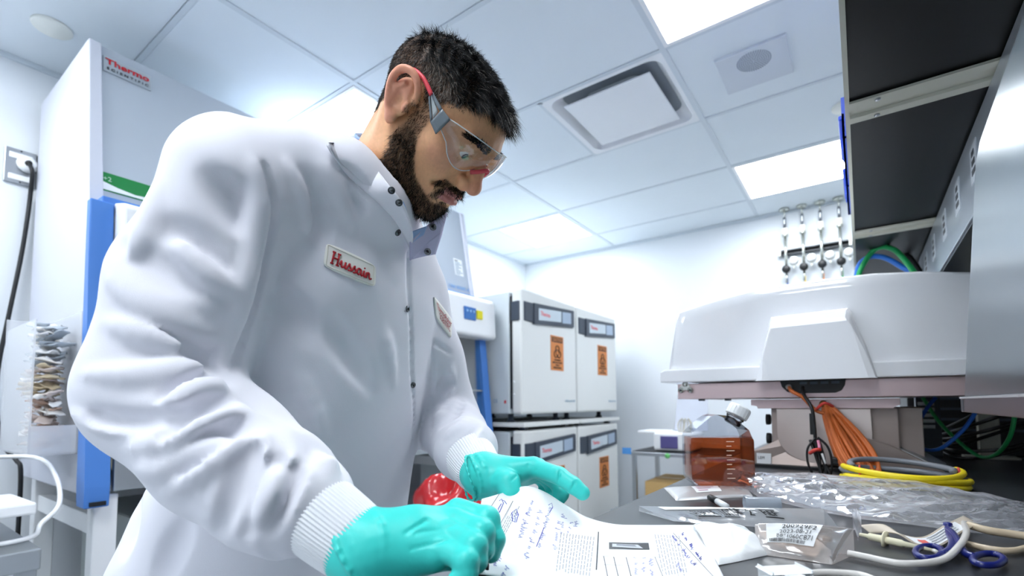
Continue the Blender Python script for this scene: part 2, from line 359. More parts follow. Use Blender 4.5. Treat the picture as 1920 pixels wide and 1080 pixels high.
for layer in range(15):
    for k in range(6):
        z = .985+layer*.0265; hue = SUP[r2.choice([0, 5, 2, 2] if layer > 9 else [1, 3, 4, 1, 0] if layer > 5 else [0, 4, 3, 0, 5])]
        cx_, cy_ = r2.uniform(dx1-.2, dx1-.05), r2.uniform(dy0+.042, dy1-.042)
        a = r2.uniform(0, 3.14); L = r2.uniform(.032, .045); W = r2.uniform(.013, .02)
        u = Vector((math.cos(a), math.sin(a)*.6, r2.uniform(-.3, .3))).normalized(); w = Z_.cross(u).normalized(); nn = u.cross(w)
        c = Vector((cx_, cy_, z))
        b = MB().grid(lambda s, q: c+u*(s-.5)*2*L+w*(q-.5)*2*W+nn*(.006*math.sin(s*9+layer)*math.sin(q*3.14)+.004*math.cos(q*5+k)), 5, 3, .004)
        b.build('wrapped_supply', mat('wrap '+hue[1], hue[1], .35, vary=.1), label={'#ece9e4': 'off white', '#d8c7a6': 'tan', '#b9c2cb': 'grey blue', '#e6d7d0': 'pale pink', '#c9a995': 'brown', '#f6f6f6': 'bright white'}[hue[1]]+' wrapped packet in the '+('upper' if layer > 9 else 'middle' if layer > 4 else 'lower')+' part of the acrylic bin', category='packet', group='wrapped packets in the acrylic bin'); n += 1
# ---- left bottom: steel cart with black instrument and white tray
m_grey = mat('grey steel', '#a3a9ac', .35, .7)
ct = thing('steel_cart', (-1.78, .12, 0), 'brushed steel cart in the lower left corner below the cabinet', 'cart')
MB().box((-2.3, -.42, .715), (-1.62, .315, .765), .004).build('top_shelf', m_grey, ct)
for x in (-2.27, -1.66):
    for y in (-.39, .275): MB().box((x, y, .05), (x+.035, y+.035, .72), .003).build('leg', m_grey, ct)
MB().box((-2.28, -.4, .25), (-1.64, .30, .28), .003).build('lower_shelf', m_grey, ct)
bi = thing('black_instrument', (-2.05, .16, .765), 'black boxy instrument with a white top edge at the left frame edge', 'instrument')
MB().box((-2.25, -.1, .767), (-1.95, .245, .95), .008).build('housing', m_black, bi)
MB().box((-2.26, -.11, .95), (-1.94, .255, .962), .003).build('lid', m_white, bi)
MB().prism([(x, y, .835+.02*(x+1.9)) for x, y in ((-1.93, -.15), (-1.66, -.15), (-1.66, .31), (-1.93, .31))], (0, 0, .03), .006).build('tray', m_white, thing('white_tray', (-1.8, .1, .765), 'white plastic tray on a black stand on the steel cart', 'tray'))
MB().box((-1.9, -.1, .767), (-1.7, .25, .832), .004).build('stand', m_black, bpy.data.objects['white_tray'])
MB().tube(smooth_path([(-2.1, .25, .955), (-1.98, .36, .955), (-1.95, .40, .90), (-1.85, .39, .83), (-1.75, .335, .80), (-1.72, .31, .775), (-1.7, .2, .775), (-1.7, .05, .775)], 6), .006, 8).build('white_cable', m_white, label='white cable curling down onto the steel cart', category='cable')
rp = thing('cabinet_pipe', (-2.25, .6, .0), 'grey utility cabinet standing under the biosafety cabinet', 'cabinet')
MB().box((-2.6, .62, .06), (-2.05, 1.3, .72), .01).build('carcass', mat('dull grey', '#9ea6a6', .5), rp)
MB().box((-2.052, .64, .08), (-2.035, 1.28, .70), .006).build('door', mat('dull grey door', '#b4bbba', .5), rp)

# ================================================================== incubators
m_inc = mat('incubator enamel', '#dfe1df', .4); m_incs = mat('incubator side', '#ced6da', .45); m_slate = mat('slate plastic', '#3a4350', .4)
m_disp = mat('display glass', '#c3cfd8', .2); m_orange = mat('orange sticker', '#cf7f3e', .5); m_ink = mat('black ink', '#33261d', .6); m_btn = mat('button grey', '#9fb0c4', .35)
FX = -1.72
def incubator(y0, z0, label):
    t = thing('incubator', (-2.2, y0+.35, z0), label, 'incubator', 'stacked incubators')
    H, W = .81, .70
    MB().box((-2.62, y0, z0+.02), (FX-.10, y0+W, z0+H-.01), .008).build('body', m_incs, t)
    MB().box((FX-.10, y0+.01, z0+.05), (FX-.078, y0+W-.01, z0+H-.04)).build('door_gasket', m_black, t)
    d = MB().box((FX-.078, y0-.002, z0+.018), (FX, y0+W+.002, z0+H), .014).build('door', m_inc, t)
    h = MB().prism([(x, y, z0+H-.205) for x, y in ((FX-.08, y0-.006), (FX-.02, y0-.012), (FX+.006, y0+.03), (FX+.010, y0+.12), (FX-.01, y0+.12), (FX-.012, y0+.0))], (0, 0, .125), .004).build('handle', m_slate, d)
    b = MB().prism([(FX-.005, y, z) for y, z in ((y0+.12, z0+H-.215), (y0+W-.055, z0+H-.175), (y0+W-.05, z0+H-.165), (y0+W-.05, z0+H-.055), (y0+W-.06, z0+H-.05), (y0+.12, z0+H-.078))], (.022, 0, 0), .003).build('bezel', m_slate, d)
    MB().prism([(FX+.015, y, z) for y, z in ((y0+.17, z0+H-.185), (y0+.46, z0+H-.16), (y0+.46, z0+H-.085), (y0+.17, z0+H-.105))], (.004, 0, 0), .001).build('display', m_disp, b)
    kp = MB().prism([(FX+.015, y, z) for y, z in ((y0+.475, z0+H-.165), (y0+.60, z0+H-.155), (y0+.60, z0+H-.075), (y0+.475, z0+H-.085))], (.004, 0, 0), .001).build('keypad', m_btn, b)
    text('Thermo', (FX+.0192, y0+.25, z0+H-.137), Y_, Z_, .04, mat('display red', '#e0525a', .5), b, bold=.0005, width=.12)
    sy, sz = y0+.34, z0+.31
    st = MB().box((FX-.002, sy, sz), (FX+.003, sy+.17, sz+.24)).build('biohazard_sticker', m_orange, d)
    MB().box((FX+.003, sy+.012, sz+.195), (FX+.0037, sy+.158, sz+.23)).build('header_band', m_ink, st)
    text('CAUTION', (FX+.0038, sy+.085, sz+.212), Y_, Z_, .032, m_orange, st, bold=.0006, width=.125)
    c = Vector((FX+.0032, sy+.085, sz+.125)); s = MB()
    for k in range(3):
        a = math.radians(90+120*k); cc = c+Vector((0, math.cos(a), math.sin(a)))*.024
        s.tube([cc+Vector((0, math.cos(a+q), math.sin(a+q)))*.023 for q in [math.radians(-140+280*j/14) for j in range(15)]], .0042, 5)
    s.tube([c+Vector((0, math.cos(q), math.sin(q)))*.02 for q in [2*math.pi*j/18 for j in range(18)]], .003, 5, closed=True)
    s.build('biohazard_symbol', m_ink, st)
    for k, (wd, w) in enumerate((('AUTHORIZED', .09), ('BIOHAZARD', .13), ('ONLY', .06), ('PERSONNEL', .11))):
        text(wd, (FX+.0032, sy+.085, sz+.072-.018*k), Y_, Z_, .016, m_ink, st, bold=.0006, width=w)
    text('HERAcell 160i', (FX+.001, y0+.60, z0+.10), Y_, Z_, .022, mat('pale blue print', '#8aa7bd', .5), d, width=.14)
    for zz in (.14, .22): MB().lathe((FX-.06, y0-.003, z0+zz), (0, -1, 0), [(.007, 0), (.007, .002)], 10).build('hinge_cap', m_white, d)
    text('CE', (-1.93, y0-.001, z0+.10), X_, Z_, .03, mat('side print', '#6d93b8', .6), t)
    MB().box((-1.86, y0-.001, z0+.085), (-1.845, y0+.001, z0+.105)).build('red_mark', m_red, t)
    for yy in (y0+.05, y0+W-.09):
        for xx in (-1.86, -2.58): MB().lathe((xx, yy+.02, z0-.035), (0, 0, 1), [(.028, 0), (.028, .012), (.018, .014), (.018, .058)], 14).build('foot', m_slate, t)
    return t
incubator(2.475, 1.02, 'upper incubator nearer the man, grey side panel showing, orange biohazard sticker')
incubator(3.195, 1.02, 'upper incubator against the far wall, orange biohazard sticker below slate handle')
incubator(2.475, .125, 'lower incubator behind the outstretched green glove')
incubator(3.195, .125, 'lower incubator against the far wall with tilted orange sticker')
for y0, l in ((2.475, 'white spacer tray between the two incubators nearer the man'), (3.195, 'white spacer tray between the two incubators by the far wall')):
    t = thing('spacer_tray', (-2.2, y0+.35, .96), l, 'tray', 'spacer trays')
    MB().box((-2.62, y0-.005, .957), (-1.70, y0+.705, .984), .004).build('tray_top', m_inc, t)
    for yy in (y0+.08, y0+.6): MB().box((-1.80, yy, .936), (-1.76, yy+.04, .957)).build('spacer_foot', m_slate, t)
for y0, l in ((2.475, 'low roller base under the incubators nearer the man'), (3.195, 'low roller base under the incubators by the far wall')):
    MB().box((-2.62, y0, 0), (-1.74, y0+.70, .09), .01).build('roller_base', m_slate, label=l, category='base', group='incubator bases')
# red waste bag
def bagf(c, rx, ry, rz, amp, seed):
    r = np.random.default_rng(seed); ph = r.uniform(0, 6.28, (6, 3)); fr = r.uniform(2, 7, (6, 2))
    def fn(u, v):
        t = math.pi*min(max(v, .001), .999); a = 2*math.pi*u
        k = 1+amp*sum(math.sin(fr[i][0]//1*a+ph[i][0])*math.sin(fr[i][1]*t+ph[i][1]) for i in range(6))/2.5
        return (c[0]+rx*k*math.sin(t)*math.cos(a), c[1]+ry*k*math.sin(t)*math.sin(a), c[2]+rz*k*math.cos(t))
    return fn
rb = thing('waste_bin', (-1.34, 1.47, 0), 'white floor bin lined with a crinkled red plastic bag behind the lab coat', 'bin')
MB().lathe((-1.34, 1.47, 0), (0, 0, 1), [(.14, 0), (.17, .5), (.172, .5)], 28).build('bin_body', m_white, rb)
MB().grid(bagf((-1.34, 1.47, .60), .18, .18, .215, .2, 4), 48, 30).build('red_bag', mat('red plastic film', '#c0272d', .22, coat=.5, bump=.4, bscale=30), rb)
# back cart
ca = thing('steel_trolley', (-1.05, 3.5, 0), 'steel trolley by the far wall with a white device on top', 'trolley')
MB().box((-1.34, 3.25, .74), (-.66, 3.75, .765), .003).build('top_shelf', m_steel, ca)
MB().box((-1.33, 3.26, .765), (-.67, 3.74, .770)).build('shelf_mat', m_black, ca)
MB().box((-1.34, 3.25, .30), (-.66, 3.75, .325), .003).build('lower_shelf', m_steel, ca)
for x in (-1.335, -.695):
    for y in (3.255, 3.715): MB().box((x, y, .04), (x+.03, y+.03, .742), .003).build('leg', m_steel, ca)
MB().box((-1.40, 3.245, .745), (-1.335, 3.25, .79)).build('blue_tape', mat('blue tape', '#4f93d6', .5), ca)
MB().lathe((-1.08, 3.249, .748), (0, -1, 0), [(.018, 0), (.018, .002)], 12).build('green_sticker', mat('green sticker', '#6cc070', .5), ca)
dv = thing('benchtop_device', (-1.05, 3.45, .77), 'white benchtop device with a purple window and raised clear lid on the trolley', 'device')
MB().box((-1.20, 3.32, .776), (-.94, 3.62, .895), .012).build('housing', m_white, dv)
MB().box((-1.15, 3.312, .79), (-1.03, 3.322, .875), .004).build('window', mat('purple window', '#59538a', .2), dv)
MB().box((-1.33, 3.36, .885), (-1.15, 3.6, .905), .006).build('side_tray', m_white, dv)
ld = MB().prism([(-1.14, 3.60, .90), (-.90, 3.60, .90), (-.905, 3.63, 1.16), (-1.12, 3.63, 1.16)], (0, .008, 0), .002).build('lid', mat('clear lid plastic', '#dfe4f2', .15, alpha=.55), dv)
for x in (-1.10, -.925): MB().lathe((x, 3.622, 1.135), (0, -1, 0), [(.007, 0), (.007, .004)], 8).build('lid_screw', m_dark, ld)
for k in range(7): MB().tube(smooth_path([(-1.06+.012*k, 3.45, .895), (-1.07+.016*k, 3.46+.01*(k % 3), .95), (-1.05+.01*k, 3.46, .985+.01*(k % 2))], 4), .005, 6).build('clip', mat('clip', '#b9b5a6', .4), dv)
bx = thing('cardboard_box', (-1.02, 3.5, .325), 'brown cardboard box on the trolley lower shelf with printed lettering', 'box')
m_card = mat('cardboard', '#c19f68', .8, vary=.06)
MB().box((-1.25, 3.27, .327), (-.75, 3.7, .565), .004).build('carton', m_card, bx)
MB().box((-1.25, 3.47, .564), (-.75, 3.51, .567)).build('tape', mat('packing tape', '#c9ad7c', .3), bx)
text('gibco', (-1.13, 3.2695, .455), X_, Z_, .06, mat('carton ink', '#7a5a34', .7), bx, bold=.002, width=.13)

# ================================================================== gas regulators
m_chr = mat('regulator steel', '#c9ccc4', .25, .9); m_ivory = mat('ivory', '#eae6d4', .5)
rail = thing('manifold_rail', (-.25, 4.10, 2.22), 'dark slotted mounting rail for gas regulators on the far wall', 'rail')
MB().box((-.46, 4.09, 2.205), (-.03, 4.125, 2.213)).build('rail_lip', m_dark, rail); MB().box((-.46, 4.09, 2.235), (-.03, 4.125, 2.243)).build('rail_lip', m_dark, rail); MB().box((-.46, 4.118, 2.205), (-.03, 4.128, 2.243)).build('rail_back', m_black, rail)
for x in (-.475, -.03): MB().box((x, 4.085, 2.20), (x+.02, 4.128, 2.248), .002).build('rail_end', m_chr, rail)
TC = [('blue', '#2b4a8f'), ('yellow', '#e3c13a'), ('orange', '#e07f35'), ('green', '#2c9a53')]
POS = ['leftmost', 'second from the left', 'third from the left', 'rightmost, next to the shelf']
for k, x in enumerate((-.42, -.306, -.192, -.078)):
    t = thing('gas_regulator', (x, 4.06, 2.1), f'gas regulator on the far wall with {TC[k][0]} outlet tube, {POS[k]}', 'regulator', 'gas regulators')
    MB().lathe((x, 4.07, CEIL-.018), (0, 0, 1), [(.032, 0), (.034, .006), (.034, .016)], 20).build('ceiling_flange', m_chr, t)
    MB().tube([(x, 4.07, CEIL), (x, 4.07, 2.48)], .005, 8).build('drop_pipe', m_chr, t)
    MB().obox((x, 4.065, 2.445), (.010, 0, 0), (0, .008, 0), (0, 0, .038), .004).build('valve_lever', m_slate, t)
    MB().obox((x, 4.062, 2.448), (.004, 0, 0), (0, .008, 0), (0, 0, .018)).build('lever_grip', m_grey, t)
    MB().box((x-.018, 4.045, 2.35), (x+.018, 4.085, 2.40), .008).build('valve_body', m_ivory, t)
    MB().lathe((x, 4.065, 2.335), (0, 0, 1), [(.016, 0), (.02, .004), (.02, .016), (.012, .02)], 12).build('union_nut', m_chr, t)
    MB().tube([(x, 4.065, 2.34), (x, 4.065, 2.09)], .010, 10).build('riser_pipe', m_chr, t)
    MB().lathe((x, 4.06, 2.085), (0, -1, 0), [(.022, 0), (.028, .006), (.028, .03), (.02, .036)], 18).build('control_knob', m_black, t)
    gq = MB().lathe((x+.05, 4.065, 2.142), (0, -1, 0), [(.031, 0), (.032, .006), (.032, .02), (.028, .022)], 24).build('gauge', m_chr, t)
    MB().lathe((x+.05, 4.043, 2.142), (0, -1, 0), [(.026, 0), (.026, .001)], 24).build('gauge_dial', m_white, gq)
    MB().obox((x+.047, 4.041, 2.146), (.012, 0, .006), (0, .0006, 0), (-.0006, 0, .0012)).build('needle', m_dark, gq)
    MB().box((x+.043, 4.055, 2.085), (x+.057, 4.075, 2.112), .002).build('gauge_stem', m_chr, t)
    MB().tube([(x, 4.062, 2.06), (x, 4.062, 1.985)], .008, 8).build('outlet_stem', m_chr, t)
    MB().tube([(x+.003, 4.062, 2.02), (x+.004, 4.062, 1.95), (x+.004, 4.062, 1.2)], .006, 8).build('outlet_tube', mat('tube '+TC[k][0], TC[k][1], .4), t)
# ================================================================== bench and shelf
BZ = .92
m_top = mat('grey epoxy top', '#303337', .30, vary=.03, spec=.5); m_bcab = mat('bench cabinet', '#d5d8da', .5)
bench = thing('lab_bench', (.15, .6, 0), 'lab bench with a dark grey worktop along the right wall', 'bench')
MB().box((-.357, -1.2, BZ-.03), (XR-.003, 2.75, BZ), .003).build('worktop', m_top, bench)
for k in range(5):
    y = -1.15+.78*k
    c = MB().box((-.31, y, .10), (XR-.02, y+.77, BZ-.03), .003).build('cabinet_unit', m_bcab, bench)
    MB().box((-.328, y+.008, .12), (-.31, y+.38, BZ-.05), .003).build('door', m_bcab, c); MB().box((-.328, y+.39, .12), (-.31, y+.762, BZ-.05), .003).build('door', m_bcab, c)
MB().box((-.26, -1.15, 0), (XR-.02, 2.7, .10)).build('plinth', m_black, bench)
m_pan = mat('black laminate', '#0b0d0f', .45, spec=.2); m_chan = mat('cream enamel', '#c9c8b9', .45)
SZ = 1.70
shelf = thing('overhead_shelf', (.33, 1.3, SZ), 'black laminate overhead shelf on cream cross channels above the bench', 'shelf')
ys = [-.9, .27, 1.19, 2.09, 3.0]
for a, b in zip(ys, ys[1:]): MB().box((0, a+.002, SZ), (XR, b-.002, SZ+.025)).build('shelf_panel', m_pan, shelf)
for y in ys[1:-1]:
    c = MB().prism([(.004, yy, zz) for yy, zz in ((y-.043, SZ-.002), (y-.043, SZ-.007), (y-.02, SZ-.007), (y-.018, SZ-.001), (y+.018, SZ-.001), (y+.02, SZ-.007), (y+.043, SZ-.007), (y+.043, SZ-.002), (y+.022, SZ+.003), (y-.022, SZ+.003))], (XR-.01, 0, 0)).build('cross_channel', m_chan, shelf)
    for dy in (-.032, .032): MB().lathe((.05, y+dy, SZ-.007), (0, 0, -1), [(.005, 0), (.005, .002), (.002, .003)], 10).build('screw', m_steel, c)
MB().box((-.004, -.9, SZ-.004), (.004, 3.0, SZ+.027)).build('edge_strip', m_chan, shelf)
m_race = mat('raceway aluminium', '#c7ced6', .33, .75)
rc = thing('cable_raceway', (.3, 1.3, 1.6), 'grey metal cable raceway running under the back of the shelf', 'raceway')
MB().box((.22, -.9, 1.513), (.34, 3.0, SZ-.009), .002).build('channel', m_race, rc)
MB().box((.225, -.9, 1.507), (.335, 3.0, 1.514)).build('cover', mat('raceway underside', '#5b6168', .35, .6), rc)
for k, y in enumerate((1.40, 1.62, 1.86, 2.12, 2.35)):
    p = MB().box((.2185, y-.035, 1.575), (.2205, y+.035, 1.655)).build('port_label', mat('port label', '#d3d9df', .4), rc)
    for q in range(3): MB().box((.2178, y-.02+.004*q, 1.59+.02*q), (.2186, y+.02-.003*q, 1.602+.02*q)).build('port_print', m_dark, p)
for y, l in ((2.10, 'cream upright post behind the white instrument holding the shelf'), (.20, 'cream upright post nearest the camera holding the shelf'), (2.69, 'cream upright post at the far end of the shelf')):
    t = thing('shelf_post', (.32, y, BZ), l, 'post', 'shelf posts')
    MB().box((.296, y-.02, BZ+.008), (.345, y+.02, 1.506), .002).build('upright', m_chan, t)
    MB().box((.258, y-.035, BZ), (.385, y+.035, BZ+.008), .002).build('foot_plate', m_chan, t)
# blue bins on the shelf edge
m_bin = mat('blue bin plastic', '#2a55d6', .35)
for k, (y, l) in enumerate(((1.36, 'blue plastic bin on the overhead shelf edge, nearer one'), (1.68, 'blue plastic bin on the overhead shelf edge, farther one'))):
    t = thing('storage_bin', (.09, y+.12, SZ+.025), l, 'bin', 'blue shelf bins')
    z0 = SZ+.026; b = MB()
    b.box((-.012, y, z0), (.20, y+.26, z0+.004)); b.box((-.012, y, z0), (-.007, y+.26, z0+.06)); b.box((.195, y, z0), (.20, y+.26, z0+.12)); b.box((-.012, y, z0), (.20, y+.005, z0+.10)); b.box((-.012, y+.255, z0), (.20, y+.26, z0+.10))
    b.build('bin_tub', m_bin, t)
    MB().box((-.019, y+.01, z0+.05), (-.007, y+.25, z0+.062), .003).build('bin_rim', m_bin, t)
    MB().box((-.015, y+.09, z0+.012), (-.011, y+.17, z0+.04)).build('card_slot', mat('bin card slot', '#4d74e6', .4), t)

# ---- stainless enclosure at the right edge
m_ss = mat('polished stainless', '#7f8a90', .24, 1., bump=.02, bscale=80, stretch=(1, 1, 30))
en = thing('stainless_enclosure', (.25, .3, 1.08), 'polished stainless enclosure hanging at the right frame edge', 'enclosure')
P = [(.13, 1.012, 1.106), (.13, .83, 1.385), (.13, .815, 1.403), (.13, .79, 1.415), (.13, .55, 1.44), (.13, -.5, 1.44), (.13, -.5, 1.106)]
MB().prism(P, (.28, 0, 0), .0015).build('shell', m_ss, en)
MB().box((.126, -.5, 1.083), (.42, 1.016, 1.106), .0015).build('base_tray', mat('dull stainless', '#7c7a82', .28, .9), en)
MB().box((.1255, .99, 1.084), (.1262, 1.012, 1.102)).build('corner_bracket', m_dark, en)
MB().box((.1245, -.5, 1.1035), (.128, 1.014, 1.1065)).build('bright_lip', mat('polished lip', '#eef1f3', .15, .6), en)
for y in (.10, .70): MB().box((.30, y, 1.438), (.33, y+.04, 1.5065)).build('hanger', m_steel, en)

# ================================================================== white imaging instrument
m_cov = mat('gloss white cover', '#f0f1f4', .12, coat=.6); m_pink = mat('satin steel', '#cdb6b6', .35, .45, bump=.04, bscale=40, stretch=(1, 1, 30)); m_pink2 = mat('satin steel base', '#a3958f', .45, .6, bump=.04, bscale=40, stretch=(1, 1, 30))
IY = 1.50; ICX = -.085
ins = thing('imaging_instrument', (ICX, 1.75, BZ), 'white domed instrument on a steel pedestal at the far end of the bench', 'instrument')
# cover: outline in XZ swept back with shoulder
xl, xr = -.465, .325
topz = [(-.465, 1.362), (-.458, 1.385), (-.42, 1.395), (-.34, 1.411), (-.257, 1.4235), (-.16, 1.4285), (-.06, 1.430), (.04, 1.428), (.13, 1.418), (.24, 1.398), (.315, 1.372), (.325, 1.35)]
def cover_outline(shr, lift=0):
    o = [(-.490, 1.19)]+[(ICX+(x-ICX)*shr, z+lift) for x, z in topz]+[(.345, 1.19)]
    return o
cv = MB(); secs = []
for y, shr, dz in ((IY+.012, .965, -.022), (IY+.004, .982, -.010), (IY+.012, .994, -.003), (IY+.03, 1.0, 0), (IY+.30, 1.0, .01), (IY+.52, .98, 0), (IY+.56, .93, -.03)):
    secs.append([(x, y, z) for x, z in cover_outline(shr, dz)])
secs[0] = [(ICX+(x-ICX)*.97, IY+.004, z) for x, z in cover_outline(.95, -.035)]
n = len(secs[0])
vs = [p for s_ in secs for p in s_]; fs = []
for i in range(len(secs)-1):
    for k in range(n-1): fs.append((i*n+k, i*n+k+1, (i+1)*n+k+1, (i+1)*n+k))
fs.append(tuple(range(n))[::-1]); fs.append(tuple((len(secs)-1)*n+k for k in range(n)))
for i in range(len(secs)-1): fs.append((i*n, (i+1)*n, (i+1)*n+n-1, i*n+n-1))
cover = cv.add(vs, fs, True).build('cover', m_cov, ins)
bv = cover.modifiers.new('wn', 'WEIGHTED_NORMAL')
MB().prism([(x, IY-.012, z) for x, z in ((-.512, 1.163), (-.512, 1.196), (-.500, 1.203), (.352, 1.198), (.364, 1.19), (.364, 1.158))], (0, .57, 0), .004).build('cover_skirt', m_cov, ins)
# raised trapezoid hood on the front
hd = MB(); A = [(-.237, 1.16), (-.218, 1.24), (-.20, 1.318), (-.195, 1.333), (-.02, 1.338), (-.012, 1.325), (.015, 1.24), (.034, 1.158)]
sec = [[(x, IY+.02, z) for x, z in A], [(x, IY-.02, z) for x, z in A], [(-.108+(x+.108)*.97, IY-.034, 1.16+(z-1.16)*.965) for x, z in A], [(-.108+(x+.108)*.93, IY-.045, 1.158+(z-1.158)*.86) for x, z in A], [(-.108+(x+.108)*.97, IY-.052, 1.158+(z-1.158)*.80) for x, z in A], [(-.108+(x+.108)*1.0, IY-.056, 1.158+(z-1.158)*.03) for x, z in A]]
n = len(A); vs = [p for s_ in sec for p in s_]; fs = []
for i in range(len(sec)-1):
    for k in range(n): fs.append((i*n+k, i*n+(k+1) % n, (i+1)*n+(k+1) % n, (i+1)*n+k))
fs.append(tuple((len(sec)-1)*n+k for k in range(n)))
hd.add(vs, fs, False).build('front_hood', m_cov, ins)
# chassis rail with cut-outs
ch = MB().box((-.463, IY+.004, 1.112), (.33, IY+.55, 1.158), .002).build('chassis_rail', m_pink, ins)
sl = MB().prism([(x, IY+.0, z) for x, z in ((-.182, 1.158), (-.178, 1.142), (-.165, 1.128), (-.150, 1.124), (-.055, 1.124), (-.042, 1.130), (-.034, 1.144), (-.032, 1.158))], (0, .01, 0), .001).build('connector_recess', m_black, ins)
for k in range(4): MB().box((-.135+.024*k, IY-.002, 1.148), (-.118+.024*k, IY+.002, 1.154)).build('connector', m_slate, sl)
MB().lathe((-.160, IY-.002, 1.141), (0, -1, 0), [(.008, 0), (.008, .012)], 12).build('cable_gland', m_chr, sl)
lt = MB(); lc = Vector((-.438, IY+.002, 1.147))
for (a, b) in ((-.014, -.008), (.014, -.008), (0, .010)): lt.lathe(lc+Vector((a, 0, b)), (0, -1, 0), [(.008, 0), (.008, .006)], 14)
lt.prism([lc+Vector(p) for p in ((-.018, 0, -.013), (0, 0, -.006), (.018, 0, -.013), (.019, 0, -.003), (.004, 0, .016), (-.004, 0, .016), (-.019, 0, -.003))], (0, -.005, 0), .001)
lt = lt.build('transit_lock', m_chr, ins)
for (a, b) in ((-.014, -.008), (.014, -.008)): MB().lathe(lc+Vector((a, -.005, b)), (0, -1, 0), [(.0035, 0), (.0035, .002)], 8).build('lock_bolt', m_dark, lt)
MB().lathe((.215, IY+.004, 1.15), (0, -1, 0), [(.014, 0), (.012, .003)], 16).build('side_bolt', m_pink, ins)
for x in (-.40, -.325): MB().box((x-.006, IY+.02, 1.106), (x+.006, IY+.05, 1.113)).build('rail_stud', m_dark, ins)
# mounting plate
pt = MB().prism([(x, IY+.03, z) for x, z in ((-.262, 1.108), (.078, 1.108), (.078, 1.092), (.066, 1.088), (.064, 1.083), (-.245, 1.083), (-.246, 1.090), (-.262, 1.092))], (0, .35, 0), .001).build('mounting_plate', m_pink, ins)
MB().lathe((-.085, IY+.03, 1.095), (0, -1, 0), [(.010, 0), (.009, .008), (.005, .012)], 10).build('brass_knob', mat('brass', '#8a7340', .35, .8), pt)
# pedestal: back box, curved apron, two side wedges
MB().box((-.215, IY+.06, BZ+.006), (.075, IY+.36, 1.085), .003).build('pedestal_box', m_pink2, ins)
ap = []
for k in range(25):
    a = math.pi*k/24; ap.append((-.090-.108*math.cos(a)*1.0, 1.02-.085*math.sin(a)**.8))
ap = [(-.198, 1.083)]+ap+[(.018, 1.083)]
MB().prism([(x, IY+.035, z) for x, z in ap], (0, .026, 0), .002).build('curved_apron', mat('apron steel', '#d2c4bd', .3, .6, bump=.04, bscale=40, stretch=(1, 1, 30)), ins)
MB().prism([(-.26, IY+.03, BZ+.004), (-.26, IY+.03, .962), (-.19, IY+.05, 1.0), (-.10, IY+.06, 1.0), (-.10, IY+.03, BZ+.004)], (0, .05, 0), .001).build('side_wedge', m_pink2, ins)
MB().prism([(.0, IY+.03, BZ+.004), (.0, IY+.03, 1.01), (.055, IY+.03, .99), (.155, IY+.03, .932), (.16, IY+.03, BZ+.004)], (0, .05, 0), .001).build('side_wedge', m_pink2, ins)
MB().prism([(.05, IY+.08, .992), (.155, IY+.03, .934), (.17, IY+.16, .938), (.075, IY+.2, 1.0)], (0, 0, .003)).build('wedge_top', m_grey, ins)
MB().box((.075, IY+.1, BZ+.006), (.125, IY+.36, 1.085), .002).build('side_plate', m_pink2, ins)
MB().box((-.27, IY+.01, BZ), (.17, IY+.4, BZ+.008), .001).build('base_plate', m_black, ins)
pl_ = MB().box((-.252, IY+.028, .928), (-.215, IY+.031, .957)).build('serial_label', m_white, ins)
text('LEM', (-.24, IY+.0278, .944), X_, Z_, .011, m_dark, pl_, width=.016)
for z in (.995, 1.05): MB().lathe((-.222, IY+.1, z), (-1, 0, 0), [(.014, 0), (.016, .004), (.016, .012)], 12).build('side_knob', m_black, ins)
# ---- cables on the instrument
m_oc = mat('orange cable', '#c4662e', .45); m_bc = mat('black cable', '#141517', .4); m_rt = mat('red tie', '#d2433c', .5)
def coil(c, u, v, n_, nturn, jit, seed, r, w0=1., taper=0.):
    """flattened hank: turns around centre c with half axes u (long) and v (short), stacked along n_"""
    c, u, v, n_ = map(Vector, (c, u, v, n_)); q = random.Random(seed); out = []
    for t in range(nturn):
        du = 1+q.uniform(-jit, jit); dv = q.uniform(.1, 1.1); off = (t/(max(1, nturn-1))-.5); ph = q.uniform(-.1, .1)
        for k in range(22):
            a = 2*math.pi*k/22+ph
            s_ = math.cos(a); w = w0*(1-taper*s_)
            out.append(c+u*s_*du+v*math.sin(a)*dv*w+n_*off*w)
    return out
oc = thing('orange_cable', (-.04, 1.44, BZ), 'hank of orange cable hanging from the instrument connector', 'cable')
oA = Vector(ony(1550, 766, IY+.02)); oB = Vector(ony(1625, 900, IY-.09))
oM = (oA+oB)/2; du = (oB-oA)/2
MB().tube(smooth_path([(-.160, IY-.01, 1.141), (-.150, IY-.03, 1.128), ony(1505, 745, IY-.03), ony(1528, 768, IY-.03), ony(1545, 775, IY-.03)], 6), .0048, 8).build('lead', m_oc, oc)
for k in range(3): MB().tube(coil(oM, du*1.05, Vector((.024, .012, .012)), Vector((.018, -.03, .010)), 9, .07, 11+k, 0, 1., -.45), .0048, 7).build('hank', m_oc, oc)
MB().tube(smooth_path([ony(1530, 768, IY-.036), ony(1545, 756, IY-.05), ony(1562, 762, IY-.03)], 5), .0035, 6).build('cable_tie', m_rt, oc)
bc = thing('black_cable', (-.13, 1.43, BZ), 'black cable bundle with a red tie hanging below the instrument', 'cable')
bp = lambda x, y, d=0.: Vector(ony(x, y, IY-.05+d))
MB().tube(smooth_path([(-.128, IY-.0, 1.14), (-.124, IY-.03, 1.12), bp(1522, 765), bp(1527, 800), bp(1529, 830)], 6), .0042, 8).build('lead', m_bc, bc)
MB().box(bp(1520, 775)-Vector((.003, .004, .0)), bp(1529, 815)+Vector((0, .004, 0)), .001).build('clip', m_bc, bc)
